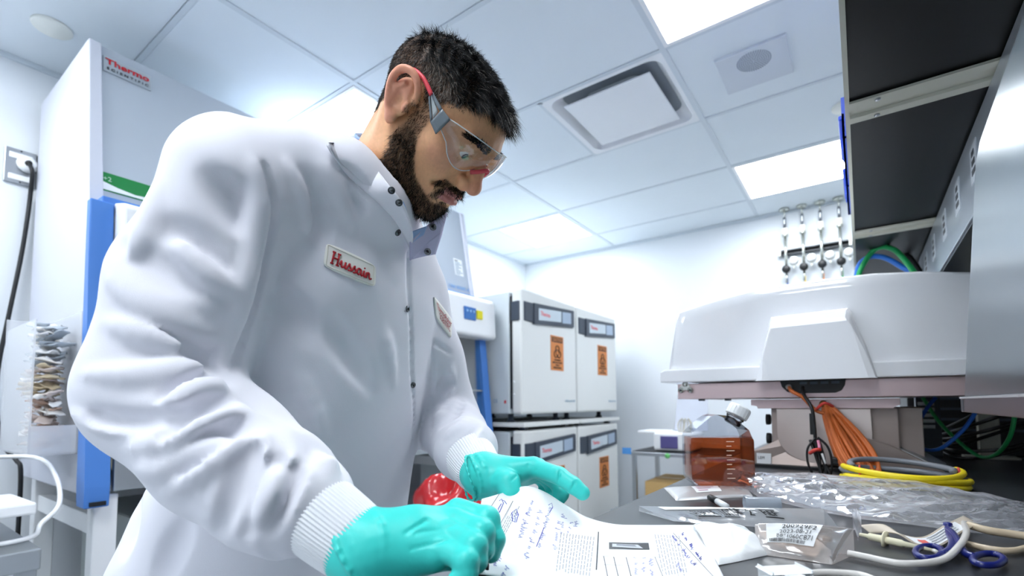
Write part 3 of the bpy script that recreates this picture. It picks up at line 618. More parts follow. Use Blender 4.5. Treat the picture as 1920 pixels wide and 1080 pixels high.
for k, (a, b, cc) in enumerate((((1529, 820), (1533, 860), (1548, 905)), ((1531, 822), (1540, 855), (1560, 895)), ((1519, 825), (1528, 850), (1545, 900)), ((1535, 825), (1545, 860), (1552, 905)), ((1526, 828), (1536, 858), (1538, 900)))):
    MB().tube(smooth_path([bp(*a), bp(*b, -.01), bp(*cc, -.02)], 8), .0036, 7).build('strand', m_bc, bc)
for p in ([(1528, 822), (1514, 842), (1516, 872), (1532, 900), (1545, 908)], [(1533, 820), (1552, 838), (1560, 868), (1556, 895), (1548, 908)]):
    MB().tube(smooth_path([bp(*q, -.01) for q in p], 8), .0028, 7).build('loop', m_bc, bc)
MB().tube(smooth_path([bp(1518, 850, -.02), bp(1528, 844, -.028), bp(1538, 843, -.02)], 5), .0045, 7).build('red_tie', m_rt, bc)
MB().tube(smooth_path([bp(1534, 826, -.015), bp(1537, 840, -.024)], 5), .0035, 7).build('pink_tag', mat('pink tag', '#e08aa8', .5), bc)
MB().tube(smooth_path([bp(1541, 850, -.02), bp(1548, 870, -.022)], 3), .0025, 6).build('white_tag', m_white, bc)
MB().obox(bp(1583, 866, -.0)+Vector((0, -.0, 0)), (.028, 0, -.002), (0, .012, 0), (0, 0, .009), .003).build('connector_block', m_bc, bc)
m_yc = mat('yellow cable', '#e8d11c', .4); m_gc = mat('grey cable', '#7d8188', .45)
yc = thing('yellow_grey_cable', (.06, 1.30, BZ), 'coiled yellow and grey cables lying on the bench below the instrument', 'cable')
def ell(cx_, cy_, rx, ry, z, a0, a1, n=30, wob=.004, sd=0):
    q = random.Random(sd); ph = q.uniform(0, 6)
    return [Vector((cx_+rx*math.cos(math.radians(a0+(a1-a0)*k/n)), cy_+ry*math.sin(math.radians(a0+(a1-a0)*k/n)), z+wob*math.sin(ph+6*k/n))) for k in range(n+1)]
for k, (m_, z, rx, ry, a0, a1) in enumerate(((m_yc, .927, .105, .10, -190, 60), (m_gc, .931, .095, .09, -200, 120), (m_yc, .941, .108, .095, -150, 40), (m_gc, .945, .10, .085, -190, 170), (m_yc, .953, .098, .10, -170, 20), (m_gc, .962, .085, .09, -20, 200), (m_yc, .935, .10, .085, -200, 30))):
    MB().tube(ell(.060, 1.335, rx*1.04, ry, z, a0, a1, sd=k), .0062, 8).build('yellow_loop' if m_ is m_yc else 'grey_loop', m_, yc)
MB().tube(ell(-.03, 1.29, .01, .012, .945, -60, 120, 8, 0), .008, 8).build('yellow_plug', m_yc, yc)
for x, y in ((-.01, 1.27), (.155, 1.33)): MB().tube([Vector((x, y+.012*math.cos(a), .942+.022*math.sin(a))) for a in [2*math.pi*j/12 for j in range(12)]], .002, 6, closed=True).build('red_tie', m_rt, yc)
# ---- blue and green cables behind the instrument
m_bluec = mat('blue cable', '#2a74d8', .4); m_greenc = mat('green cable', '#22a55a', .4)
g = lambda x, y, Y: Vector(ony(x, y, Y))
MB().tube(smooth_path([g(1604, 560, 2.35), g(1612, 510, 2.35), g(1640, 468, 2.35), g(1672, 466, 2.3), g(1700, 492, 2.25), g(1722, 530, 2.2), g(1735, 600, 2.2)], 8), .010, 9).build('green_cable', m_greenc, label='green cable looping up above the white cover', category='cable')
MB().tube(smooth_path([g(1603, 560, 2.40), g(1608, 505, 2.40), g(1625, 484, 2.38), g(1655, 482, 2.35), g(1690, 500, 2.3), g(1730, 528, 2.25), g(1750, 600, 2.25)], 8), .010, 9).build('blue_cable', m_bluec, label='blue cable arching just below the green one above the white cover', category='cable')
MB().tube(smooth_path([g(1690, 470, 2.5), g(1712, 490, 2.5), g(1732, 528, 2.5), g(1745, 600, 2.5)], 6), .010, 8).build('dark_cable', m_bc, label='black cable dropping beside the green cable loop', category='cable')
MB().tube(smooth_path([g(1755, 745, 1.88), g(1735, 770, 1.88), g(1722, 800, 1.85), g(1726, 838, 1.8), g(1760, 842, 1.75), g(1800, 812, 1.75), g(1826, 778, 1.75), g(1840, 740, 1.75)], 8), .005, 8).build('blue_cable', m_bluec, label='blue cable hanging in a loop under the stainless enclosure', category='cable')
MB().tube(smooth_path([g(1730, 745, 1.95), g(1760, 790, 1.95), g(1800, 830, 1.9), g(1838, 856, 1.85), g(1870, 850, 1.8), g(1895, 815, 1.75), g(1905, 760, 1.75)], 8), .005, 8).build('green_cable', m_greenc, label='green cable hanging in a loop in front of the cream post', category='cable')
# equipment behind; the black box is added to darken the corner
eq = thing('black_backdrop', (.40, 2.4, BZ), 'black computer box added to darken the corner behind the stainless enclosure', 'backdrop')
MB().box((.13, 2.18, BZ), (.62, 2.6, 1.48), .006).build('case', m_black, eq)
for k in range(8): MB().box((.16, 2.176, 1.0+.035*k), (.60, 2.182, 1.008+.035*k)).build('vent_slot', m_slate, eq)
for k in range(6):
    q = random.Random(k); MB().tube(smooth_path([(.20, 2.12, .94+.012*k), (.24, 1.95+.02*k, .93+.02*k), (.32, 1.85+q.uniform(-.1, .1), .95+.03*k), (.45, 2.0, 1.0+.03*k), (.5, 2.17, 1.05)], 6), .005, 6).build('cable', m_bc, eq)
pw = thing('power_strip', (.15, 2.2, 1.0), 'white ribbed connector block beside the blue hanging cable', 'power strip')
MB().box((.14, 2.0, BZ+.003), (.20, 2.05, 1.12), .003).build('strip_body', m_slate, pw)
for k in range(5): MB().box((.145, 1.994, 1.015+.018*k), (.185, 2.001, 1.026+.018*k), .001).build('socket', m_white, pw)
# ================================================================== implicit modelling helpers
def nets(Fv, org, h):
    """surface nets on a sampled distance field -> verts, quads"""
    S = Fv < 0
    c = [S[:-1, :-1, :-1], S[1:, :-1, :-1], S[:-1, 1:, :-1], S[1:, 1:, :-1], S[:-1, :-1, 1:], S[1:, :-1, 1:], S[:-1, 1:, 1:], S[1:, 1:, 1:]]
    cnt = sum(x.astype(np.int8) for x in c); mask = (cnt > 0) & (cnt < 8)
    I = np.argwhere(mask); acc = np.zeros((len(I), 3)); num = np.zeros(len(I))
    cor = np.array([[(k >> 0) & 1, (k >> 1) & 1, (k >> 2) & 1] for k in range(8)])
    V = [Fv[I[:, 0]+o[0], I[:, 1]+o[1], I[:, 2]+o[2]] for o in cor]
    for a in range(8):
        for ax in range(3):
            if cor[a][ax] == 0:
                b = a | (1 << ax); fa, fb = V[a], V[b]; m = (fa < 0) != (fb < 0)
                t = np.where(m, fa/np.where(m, fa-fb, 1), 0); p = np.tile(cor[a].astype(float), (len(I), 1)); p[:, ax] += t
                acc[m] += p[m]; num[m] += 1
    verts = (I+acc/num[:, None])*h+np.array(org)
    idm = -np.ones(mask.shape, np.int64); idm[mask] = np.arange(len(I)); quads = []
    for ax in range(3):
        sl = [slice(1, -1)]*3; sl[ax] = slice(0, -1); s2 = list(sl); s2[ax] = slice(1, None)
        A = S[tuple(sl)]; B = S[tuple(s2)]; e = np.argwhere(A != B)
        if not len(e): continue
        off = np.array([1, 1, 1]); off[ax] = 0; e = e+off; u, v = (ax+1) % 3, (ax+2) % 3
        def cid(du, dv):
            q = e.copy(); q[:, u] -= du; q[:, v] -= dv; return idm[q[:, 0], q[:, 1], q[:, 2]]
        Q = np.stack([cid(1, 1), cid(0, 1), cid(0, 0), cid(1, 0)], 1)
        flip = ~S[e[:, 0], e[:, 1], e[:, 2]]; Q[flip] = Q[flip][:, ::-1]; quads.append(Q)
    return verts, np.concatenate(quads)
def npmesh(name, V, Q, smooth=True, cols=None):
    me = bpy.data.meshes.new(name); k = Q.shape[1]
    me.vertices.add(len(V)); me.vertices.foreach_set('co', np.asarray(V, np.float32).ravel())
    me.loops.add(Q.size); me.loops.foreach_set('vertex_index', Q.astype(np.int32).ravel())
    me.polygons.add(len(Q)); me.polygons.foreach_set('loop_start', np.arange(len(Q), dtype=np.int32)*k)
    me.update(calc_edges=True); me.polygons.foreach_set('use_smooth', np.full(len(Q), smooth))
    if cols is not None:
        ca = me.color_attributes.new('tint', 'FLOAT_COLOR', 'POINT'); c4 = np.ones((len(V), 4), np.float32); c4[:, :3] = cols; ca.data.foreach_set('color', c4.ravel())
    me.validate(); me.update(); return me
class Field:
    def __init__(s, lo, hi, h):
        s.h = h; s.lo = np.array(lo, float); s.n = np.ceil((np.array(hi)-s.lo)/h).astype(int)+1
        s.ax = [s.lo[i]+h*np.arange(s.n[i]) for i in range(3)]
        s.F = np.full(tuple(s.n), 1.0, np.float32)
    def sub(s, a, b):
        i0 = np.maximum(0, np.floor((np.array(a)-s.lo)/s.h).astype(int)); i1 = np.minimum(s.n, np.ceil((np.array(b)-s.lo)/s.h).astype(int)+1)
        return tuple(slice(x, y) for x, y in zip(i0, np.maximum(i1, i0+1)))
    def pts(s, sl=None):
        ax = s.ax if sl is None else [s.ax[i][sl[i]] for i in range(3)]
        return ax[0][:, None, None].astype(np.float32), ax[1][None, :, None].astype(np.float32), ax[2][None, None, :].astype(np.float32)
    def comb(s, d, sl, k, op):
        f = s.F[sl]
        if op == 'u':
            if k: hh = np.clip(.5+.5*(f-d)/k, 0, 1); f2 = f*(1-hh)+d*hh-k*hh*(1-hh)
            else: f2 = np.minimum(f, d)
        else:
            d = -d
            if k: hh = np.clip(.5-.5*(f-d)/k, 0, 1); f2 = f*(1-hh)+d*hh+k*hh*(1-hh)
            else: f2 = np.maximum(f, d)
        s.F[sl] = f2
    def cone(s, a, b, ra, rb, k=.01, op='u', pad=.05):
        a, b = np.array(a, float), np.array(b, float); r = max(ra, rb)+pad
        sl = s.sub(np.minimum(a, b)-r, np.maximum(a, b)+r); x, y, z = s.pts(sl); ab = b-a; L = max(ab@ab, 1e-12)
        t = np.clip(((x-a[0])*ab[0]+(y-a[1])*ab[1]+(z-a[2])*ab[2])/L, 0, 1)
        d = np.sqrt((x-a[0]-t*ab[0])**2+(y-a[1]-t*ab[1])**2+(z-a[2]-t*ab[2])**2)-(ra+(rb-ra)*t)
        s.comb(d, sl, k, op)
    def chain(s, P, R, k=.01, op='u', pad=.05):
        for i in range(len(P)-1): s.cone(P[i], P[i+1], R[i], R[i+1], k, op, pad)
    def ell(s, c, r, k=.01, op='u', rot=None, pad=.05):
        c, r = np.array(c, float), np.array(r, float); m = r.max()+pad; sl = s.sub(c-m, c+m); x, y, z = s.pts(sl); x, y, z = x-c[0], y-c[1], z-c[2]
        if rot is not None:
            R_ = np.array(rot, float); x, y, z = (R_[0][0]*x+R_[0][1]*y+R_[0][2]*z, R_[1][0]*x+R_[1][1]*y+R_[1][2]*z, R_[2][0]*x+R_[2][1]*y+R_[2][2]*z)
        q0 = np.sqrt((x/r[0])**2+(y/r[1])**2+(z/r[2])**2); q1 = np.sqrt((x/r[0]**2)**2+(y/r[1]**2)**2+(z/r[2]**2)**2)
        s.comb(q0*(q0-1)/np.maximum(q1, 1e-6), sl, k, op)
    def val(s, P):
        q = (np.asarray(P)-s.lo)/s.h; i = np.clip(np.floor(q).astype(int), 0, s.n-2); f = q-i; out = 0
        for k in range(8):
            o = np.array([(k >> j) & 1 for j in range(3)]); w = np.prod(np.where(o, f, 1-f), axis=-1); j = i+o
            out = out+w*s.F[j[..., 0], j[..., 1], j[..., 2]]
        return out
    def grad(s, p):
        e = s.h; g = np.array([s.val(p+np.eye(3)[i]*e)-s.val(p-np.eye(3)[i]*e) for i in range(3)]); return g/max(np.linalg.norm(g), 1e-9)
    def surf(s, px, py, t0=.3, t1=1.2):
        """first surface point met along the line of sight of a photo pixel"""
        d = ray(px, py); t = np.arange(t0, t1, .0015); P = CAMP+t[:, None]*d; v = s.val(P); inb = np.all((P > s.lo) & (P < s.lo+s.h*(s.n-2)), axis=1); v = np.where(inb, v, 1)
        i = np.argmax(v < 0)
        if v[i] >= 0: return None, None
        a = v[i-1]/(v[i-1]-v[i]) if i > 0 else 0; p = CAMP+(t[i-1]+a*.0015)*d
        return p, s.grad(p)
    def mesh(s, name, cols=None):
        V, Q = nets(s.F, s.lo, s.h); return npmesh(name, V, Q, True, cols(V) if cols else None)
def nA(*a): return np.array(at(*a))

# ================================================================== the man
# joints (world metres): he stands at the bench facing it, leaning over the papers
HO = np.array([-.5237, .5208, 1.5328]); HR = np.array([[.2283, .5582, .7976], [-.952, .2994, .063], [-.2036, -.7738, .5998]])
U_, S_, Vt_ = np.linalg.svd(HR); HR = U_@Vt_
def H2W(p): return np.asarray(p)@HR.T+HO
def W2H(p): return (np.asarray(p)-HO)@HR
NB = nA(705, 362, .77)
SHR = nA(432, 352, .60); ELR = nA(302, 735, .565); WRR = nA(690, 1035, .475)
SHL = np.array([-.735, .655, 1.32]); ELL = np.array([-.70, .735, 1.065]); WRL = nA(905, 893, .745)

# ---------------------------------------------------------------- lab coat
coat = Field((-1.16, .02, .42), (-.30, .98, 1.54), .0046)
LAT = np.array([.26, -.966]); FWD = np.array([.966, .26])
secs = np.array([  # z, cx, cy, half width, front half depth, back half depth
    [.42, -.88, .47, .27, .22, .20], [.70, -.88, .47, .255, .205, .195], [.86, -.86, .472, .24, .19, .185], [1.0, -.805, .485, .215, .165, .16], [1.15, -.752, .495, .207, .145, .14],
    [1.27, -.72, .498, .205, .133, .13], [1.34, -.705, .50, .19, .117, .115], [1.40, -.70, .505, .155, .095, .10], [1.455, -.69, .51, .09, .065, .07]])
x, y, z = coat.pts()
zz = z[0, 0]; g = lambda c: np.interp(zz, secs[:, 0], secs[:, c]).astype(np.float32)
# smooth the interpolation
def sm(a, n=9): k = np.ones(n)/n; return np.convolve(np.pad(a, n//2, mode='edge'), k, 'valid').astype(np.float32)
cx_, cy_, aw, bf, bb = [sm(g(c)) for c in range(1, 6)]
u = (x-cx_)*LAT[0]+(y-cy_)*LAT[1]; v = (x-cx_)*FWD[0]+(y-cy_)*FWD[1]
bd = np.where(v > 0, bf, bb); q = (np.abs(u/aw)**2.4+np.abs(v/bd)**2.4)**(1/2.4)
dt = (q-1)*np.minimum(aw, bd)*.9
dt = np.maximum(dt, z-1.46); dt = np.maximum(dt, .45-z)
coat.F[:] = dt
coat.cone(NB+[-.01, 0, -.02], SHR+np.array([-.005, .0, .006]), .055, .060, .05)
coat.cone(NB+[-.01, 0, -.02], SHL+np.array([0, 0, .01]), .055, .062, .05)
coat.chain([nA(440, 305, .615), nA(545, 312, .655), nA(640, 330, .70), nA(700, 380, .73)], [.055, .046, .048, .05], .03)
def lerp(a, b, t): return np.asarray(a)*(1-t)+np.asarray(b)*t
coat.chain([SHR, lerp(SHR, ELR, .5)+[-.008, -.003, 0], ELR], [.068, .077, .078], .022)
fa = [ELR, lerp(ELR, WRR, .35)+[-.004, 0, -.008], lerp(ELR, WRR, .60)+[0, 0, -.008], lerp(ELR, WRR, .70)+[0, 0, -.004], lerp(ELR, WRR, .735)]
coat.chain(fa, [.077, .070, .062, .054, .040], .016)
coat.chain([SHL, lerp(SHL, ELL, .5), ELL], [.07, .07, .068], .03)
coat.chain([ELL, lerp(ELL, WRL, .3), lerp(ELL, WRL, .62), lerp(ELL, WRL, .70)], [.068, .060, .054, .040], .012)
# neck opening
NT = H2W((0, -.012, -.05)); nd = (NT-NB)/np.linalg.norm(NT-NB)
coat.cone(NB+nd*.0, NB+nd*.2, .064, .075, .006, 's')
coat.cone(NB+nd*.015+np.array([.045, .012, 0]), NB+nd*.1+np.array([.07, .018, 0]), .035, .05, .006, 's')
base = Field.__new__(Field); base.__dict__.update(coat.__dict__); base.F = coat.F.copy()
def trace(pix, fld=base, off=0.):
    out = []
    for (a, b) in pix:
        p, n = fld.surf(a, b)
        if p is not None: out.append(p+n*off)
    return out
def spix(pix, n=6): return [(p.x, p.y) for p in smooth_path([(a, b, 0) for a, b in pix], n)]
def runs(P):
    out = [[P[0]]] if P else []
    for a, b in zip(P, P[1:]):
        if np.linalg.norm(a-b) > .028: out.append([])
        out[-1].append(b)
    return [r_ for r_ in out if len(r_) > 2]
def ridge(pix, r, sink=.38, k=.008, taper=.2):
    for P in runs(trace(spix(pix, 4), off=-r*sink)):
        m = len(P); coat.chain([p for p in P], [r*(taper+(1-taper)*math.sin(math.pi*(i+.5)/m)) for i in range(m)], k, 'u', .03)
def valley(pix, r, lift=.14, k=.010, ends=.2):
    for P in runs(trace(spix(pix, 4), off=r*lift)):
        m = len(P); coat.chain(P, [r*(ends+(1-ends)*math.sin(math.pi*(i+.5)/m)) for i in range(m)], k, 's', .03)
# folds of the right sleeve, radiating from the inner elbow
for pix, r in (([(432, 695), (340, 645), (225, 612), (128, 578)], .017), ([(435, 718), (370, 732), (300, 790)], .016), ([(450, 770), (370, 806), (230, 848)], .017),
               ([(468, 812), (390, 868), (300, 942)], .017), ([(500, 808), (468, 872), (425, 965)], .014), ([(552, 846), (520, 915), (492, 985)], .011), ([(575, 868), (548, 930), (512, 990)], .008),
               ([(440, 705), (380, 690), (270, 702), (150, 700)], .013), ([(130, 575), (125, 660), (122, 760)], .010), ([(260, 800), (190, 800), (130, 775)], .010)):
    ridge(pix, r)
for pix, r in (([(420, 672), (350, 622), (270, 580)], .011), ([(428, 704), (385, 668), (345, 655)], .010), ([(440, 745), (380, 765), (310, 815)], .010), ([(458, 790), (390, 838), (290, 895)], .010),
               ([(480, 840), (440, 915), (405, 1005)], .010), ([(526, 858), (490, 930), (456, 1008)], .009), ([(566, 870), (535, 930), (500, 1000)], .006), ([(440, 700), (380, 712), (300, 745)], .008),
               ([(485, 385), (498, 425)], .010),
               ([(640, 311), (665, 335), (692, 367)], .006), ([(648, 350), (664, 372), (680, 395)], .007), ([(350, 770), (260, 790), (170, 778)], .008)):
    valley(pix, r)
for pix, r in (([(392, 330), (452, 393), (489, 437)], .016), ([(225, 455), (300, 500), (370, 540)], .016), ([(300, 420), (370, 470), (440, 560)], .014), ([(445, 710), (533, 772), (632, 870)], .022), ([(530, 560), (600, 640), (690, 760)], .018), ([(620, 600), (680, 700), (720, 800)], .016), ([(560, 330), (590, 400), (600, 450)], .012),
               ([(264, 930), (250, 975), (235, 1030)], .010), ([(345, 985), (320, 1030), (300, 1075)], .010)):
    valley(pix, r, .6, .02)
valley([(495, 310), (508, 363), (507, 410), (496, 474), (485, 533), (468, 600), (440, 690)], .011, -.1, .006, .35)
ridge([(478, 300), (488, 363), (486, 410), (474, 474), (462, 533), (445, 600), (420, 670)], .010, .6, .012)
# placket edge and pocket seams: fine grooves
for pix, r in (([(766, 470), (768, 560), (771, 640), (774, 720), (776, 800), (772, 870)], .0036), ([(813, 640), (811, 700), (810, 760), (808, 810)], .003), ([(813, 640), (830, 652), (846, 664)], .003)):
    valley(pix, r, -.15, .003, .9)
# far sleeve folds
for pix, r in (([(848, 690), (838, 740), (820, 790)], .010), ([(880, 770), (862, 800), (838, 820)], .008), ([(905, 800), (880, 840), (850, 868)], .006)): ridge(pix, r)
for pix, r in (([(846, 716), (836, 720), (826, 735)], .009), ([(868, 752), (850, 780), (828, 800)], .007), ([(898, 800), (872, 830), (842, 852)], .005)): valley(pix, r)
for pix, r in (([(410, 640), (330, 600), (250, 560), (180, 500)], .010), ([(460, 560), (400, 520), (330, 450)], .009), ([(330, 880), (260, 880), (200, 860)], .010), ([(440, 830), (360, 850), (250, 905)], .009),
               ([(520, 880), (505, 930), (480, 985)], .007), ([(300, 330), (280, 400), (240, 470)], .010), ([(540, 300), (565, 360), (580, 430)], .008), ([(600, 300), (640, 370), (665, 440)], .008), ([(560, 700), (600, 800), (625, 880)], .010), ([(720, 620), (740, 720), (745, 830)], .009)): ridge(pix, r, .75, .012, .1)
# soft random cloth relief
x, y, z = coat.pts()
coat.F += (.0016*np.sin(31*x+17*z+3*np.sin(9*y))*np.sin(23*y-14*z+1)+.0011*np.sin(47*z+22*y-19*x)*np.sin(18*x+5)).astype(np.float32)

m_coat = mat('white coat cloth', '#e7e7ef', .75, sheen=.15, bump=.10, bscale=900, spec=.2)
m_rib = None
def vc_mat(name, rough=.5, spec=.4, sss=0., bump=0., bscale=500., rvar=0.):
    m = mat(name, '#ffffff', rough, spec=spec, sss=sss, bump=bump, bscale=bscale); nt = m.node_tree
    a = nt.nodes.new('ShaderNodeVertexColor'); a.layer_name = 'tint'; b = nt.nodes['Principled BSDF']
    for l in list(b.inputs['Base Color'].links): nt.links.remove(l)
    n = nt.nodes.new('ShaderNodeTexNoise'); n.inputs['Scale'].default_value = 60; n.inputs['Detail'].default_value = 5
    mp = nt.nodes.new('ShaderNodeMapRange'); mp.inputs[3].default_value = .86; mp.inputs[4].default_value = 1.12; nt.links.new(n.outputs['Fac'], mp.inputs[0])
    mx = nt.nodes.new('ShaderNodeMix'); mx.data_type = 'RGBA'; mx.blend_type = 'MULTIPLY'; mx.inputs[0].default_value = 1
    nt.links.new(a.outputs[0], mx.inputs[6]); nt.links.new(mp.outputs[0], mx.inputs[7]); nt.links.new(mx.outputs[2], b.inputs['Base Color'])
    return m

# ---------------------------------------------------------------- head (local frame: x to his right, y forward, z up)
hd_lo, hd_hi = np.array((-.105, -.125, -.20)), np.array((.105, .145, .16))
head = Field(hd_lo, hd_hi, .0019)
head.ell((0, -.010, .038), (.075, .096, .073), 0)
head.ell((0, .040, .042), (.062, .058, .050), .03)
head.ell((0, .040, -.018), (.060, .056, .075), .03)
for s_ in (1, -1):
    head.ell((s_*.044, .058, -.010), (.021, .024, .018), .02)
    head.chain([(s_*.056, -.002, -.035), (s_*.051, .018, -.066), (s_*.020, .076, -.092)], [.016, .017, .017], .025)
head.ell((0, .078, -.094), (.024, .019, .018), .014)
head.ell((0, .078, -.052), (.036, .023, .032), .02)
for s_ in (1, -1):
    head.cone((s_*.010, .096, .036), (s_*.042, .082, .035), .009, .009, .012)
    head.ell((s_*.033, .104, .013), (.019, .017, .013), .012, 's')
head.chain([(0, .092, .026), (0, .104, .004), (0, .113, -.016)], [.0095, .0095, .0125], .008)
head.ell((0, .1165, -.0195), (.0130, .0115, .0115), .006)
for s_ in (1, -1):
    head.ell((s_*.0150, .1055, -.0245), (.0085, .0130, .0100), .005)
    head.ell((s_*.0075, .1120, -.0345), (.0042, .0065, .0045), .003, 's')
# lids
for s_ in (1, -1):
    head.ell((s_*.032, .0795, .014), (.0150, .0135, .0125), .004)
    head.chain([(s_*.018, .093, .0085), (s_*.030, .0945, .0095), (s_*.038, .0925, .0095), (s_*.0455, .0865, .0085)], [.0018, .0058, .0052, .0018], .002, 's')
    head.cone((s_*.0195, .0935, .012), (s_*.0455, .0865, .0125), .0016, .0014, .002, 'u')
# lips and philtrum
for s_ in (1, -1):
    head.chain([(0, .1015, -.0475), (s_*.008, .1025, -.0468), (s_*.026, .089, -.0535)], [.0054, .0056, .0024], .003)
    head.chain([(0, .1015, -.0605), (s_*.010, .1000, -.0600), (s_*.025, .089, -.0555)], [.0070, .0066, .0024], .003)
    head.chain([(0, .1075, -.0537), (s_*.012, .1045, -.0535), (s_*.029, .091, -.0548)], [.0022, .002, .0014], .0015, 's')
    head.cone((s_*.022, .098, -.028), (s_*.036, .082, -.052), .003, .003, .008, 's')
head.cone((0, .108, -.036), (0, .107, -.044), .0022, .0026, .004, 's')
head.ell((0, .102, -.074), (.018, .010, .006), .010, 's')
# ears
ear_rot = None
for s_ in (1, -1):
    def E(a, b, c): return (s_*(.0735+a), b, c)           # a: out, b: forward, c: up
    head.ell(E(.004, -.010, .006), (.007, .018, .028), .006)
    out = [(.004, .008, .012), (.010, .009, .024), (.015, .001, .036), (.019, -.012, .040), (.021, -.025, .033), (.020, -.030, .018), (.017, -.027, .002), (.012, -.019, -.014), (.008, -.009, -.024)]
    osm = smooth_path(out, 4); head.chain([E(*p) for p in osm], list(np.interp(np.linspace(0, 8, len(osm)), range(9), [.0036, .0040, .0042, .0043, .0045, .0044, .0042, .0046, .0050])), .003)
    head.ell(E(.008, -.007, -.025), (.0055, .0085, .0095), .005)
    head.ell(E(.009, -.014, .010), (.0055, .014, .021), .006)
    head.ell(E(.0165, -.008, .001), (.008, .0085, .0115), .004, 's'); head.ell(E(.020, -.012, .024), (.008, .0085, .0075), .005, 's')
    head.chain([E(.012, -.020, -.006), E(.014, -.021, .010), E(.014, -.014, .022)], [.0035, .004, .0035], .004)
    head.ell(E(.010, .005, .000), (.0045, .004, .0075), .003)
# neck
nbl = W2H(NB+np.array([-.035, -.005, -.035])); head.cone((0, -.028, -.03), nbl, .056, .055, .03, pad=.06)
head.cone((0.0, .03, -.07), lerp((0, -.0, -.10), nbl, .45), .030, .038, .03)
for s_ in (1, -1): head.cone((s_*.055, -.035, -.02), lerp((s_*.02, .01, -.1), nbl, .6), .013, .012, .02)
def mix(a, b, t): t = np.clip(t, 0, 1)[..., None]; return a*(1-t)+b*t
def ss(e0, e1, v): t = np.clip((v-e0)/(e1-e0), 0, 1); return t*t*(3-2*t)
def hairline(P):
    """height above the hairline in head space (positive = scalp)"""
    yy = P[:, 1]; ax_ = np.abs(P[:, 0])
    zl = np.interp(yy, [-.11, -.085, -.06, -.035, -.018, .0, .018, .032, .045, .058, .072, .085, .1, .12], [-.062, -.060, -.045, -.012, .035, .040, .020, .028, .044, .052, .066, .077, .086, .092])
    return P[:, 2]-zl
def beardmask(P):
    X, Yv, Zv = np.abs(P[:, 0]), P[:, 1], P[:, 2]
    side = ss(.012, .019, Yv)*ss(.040, .030, Yv-np.clip(-Zv-.02, 0, .1)*.25)*ss(.030, .020, Zv)*(X > .045)
    # cheek line: falls from the ear to the mouth corner then the chin
    upper = np.interp(Yv, [-.03, .01, .028, .045, .060, .075, .088, .10, .12], [-.02, .02, -.004, -.040, -.060, -.066, -.072, -.074, -.074])
    lower = np.interp(Yv, [-.03, .0, .02, .05, .08, .12], [-.03, -.042, -.060, -.092, -.112, -.122])
    jaw = ss(0, .008, upper-Zv)*ss(-.004, .004, Zv-lower)*ss(.002, .014, Yv)
    mous = (ss(-.0500, -.0465, Zv)*ss(-.034, -.0385, Zv)+0)*ss(.034, .028, X)*ss(.086, .092, Yv)
    drop = ss(.022, .027, X)*ss(.036, .031, X)*ss(-.040, -.046, Zv)*ss(-.075, -.066, Zv)*ss(.07, .078, Yv)*.8
    goat = ss(.010, .006, X)*ss(-.068, -.071, Zv)*ss(.09, .094, Yv)*.8
    return np.clip(np.maximum.reduce([side*.9, jaw, mous, drop, goat]), 0, 1)
C_ = lambda h: np.array(lin(h))
def skincol(P):
    X, Yv, Zv = np.abs(P[:, 0]), P[:, 1], P[:, 2]
    c = np.tile(C_('#dfa97f'), (len(P), 1))
    c = mix(c, C_('#e6b48c'), ss(.05, .1, Zv)*ss(.06, .09, Yv)*.6)
    c = mix(c, C_('#d98f74'), ss(.108, .122, Yv)*.6)
    c = mix(c, C_('#dc9a80'), ss(.078, .088, X)*ss(.03, .0, Yv)*.9)
    c = mix(c, C_('#d2947a'), ss(.03, .045, X)*ss(.05, .065, Yv)*ss(.03, .0, np.abs(Zv+.015))*.5)
    lip = ss(.0295, .024, X)*ss(.090, .094, Yv)*ss(-.0435, -.0455, Zv)*ss(-.0672, -.0645, Zv)
    lip = lip*np.where(Zv > -.0505+(.006*(X/.026)), ss(.098, .1, Yv+X*.45), 1)
    c = mix(c, C_('#c67f7c'), lip*.9)
    c = mix(c, C_('#2a1f19'), beardmask(P)*np.where(Zv > -.02, .5, .72)*(1-lip))
    c = mix(c, C_('#171415'), ss(-.004, .008, hairline(P))*ss(.094, .082, X)*np.where((X > .076) & (Yv > -.045) & (Zv < .06), 0, 1)*.85)  # scalp darkened under the strands: stubble colour plus painted hair shade
    return c
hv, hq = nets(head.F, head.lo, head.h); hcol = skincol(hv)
m_skin = vc_mat('skin', .45, .35, sss=.12, bump=.06, bscale=700)
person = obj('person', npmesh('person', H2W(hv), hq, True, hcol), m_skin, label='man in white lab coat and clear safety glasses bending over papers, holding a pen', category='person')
coatm = coat.mesh('lab_coat'); lab = obj('lab_coat', coatm, m_coat, person)

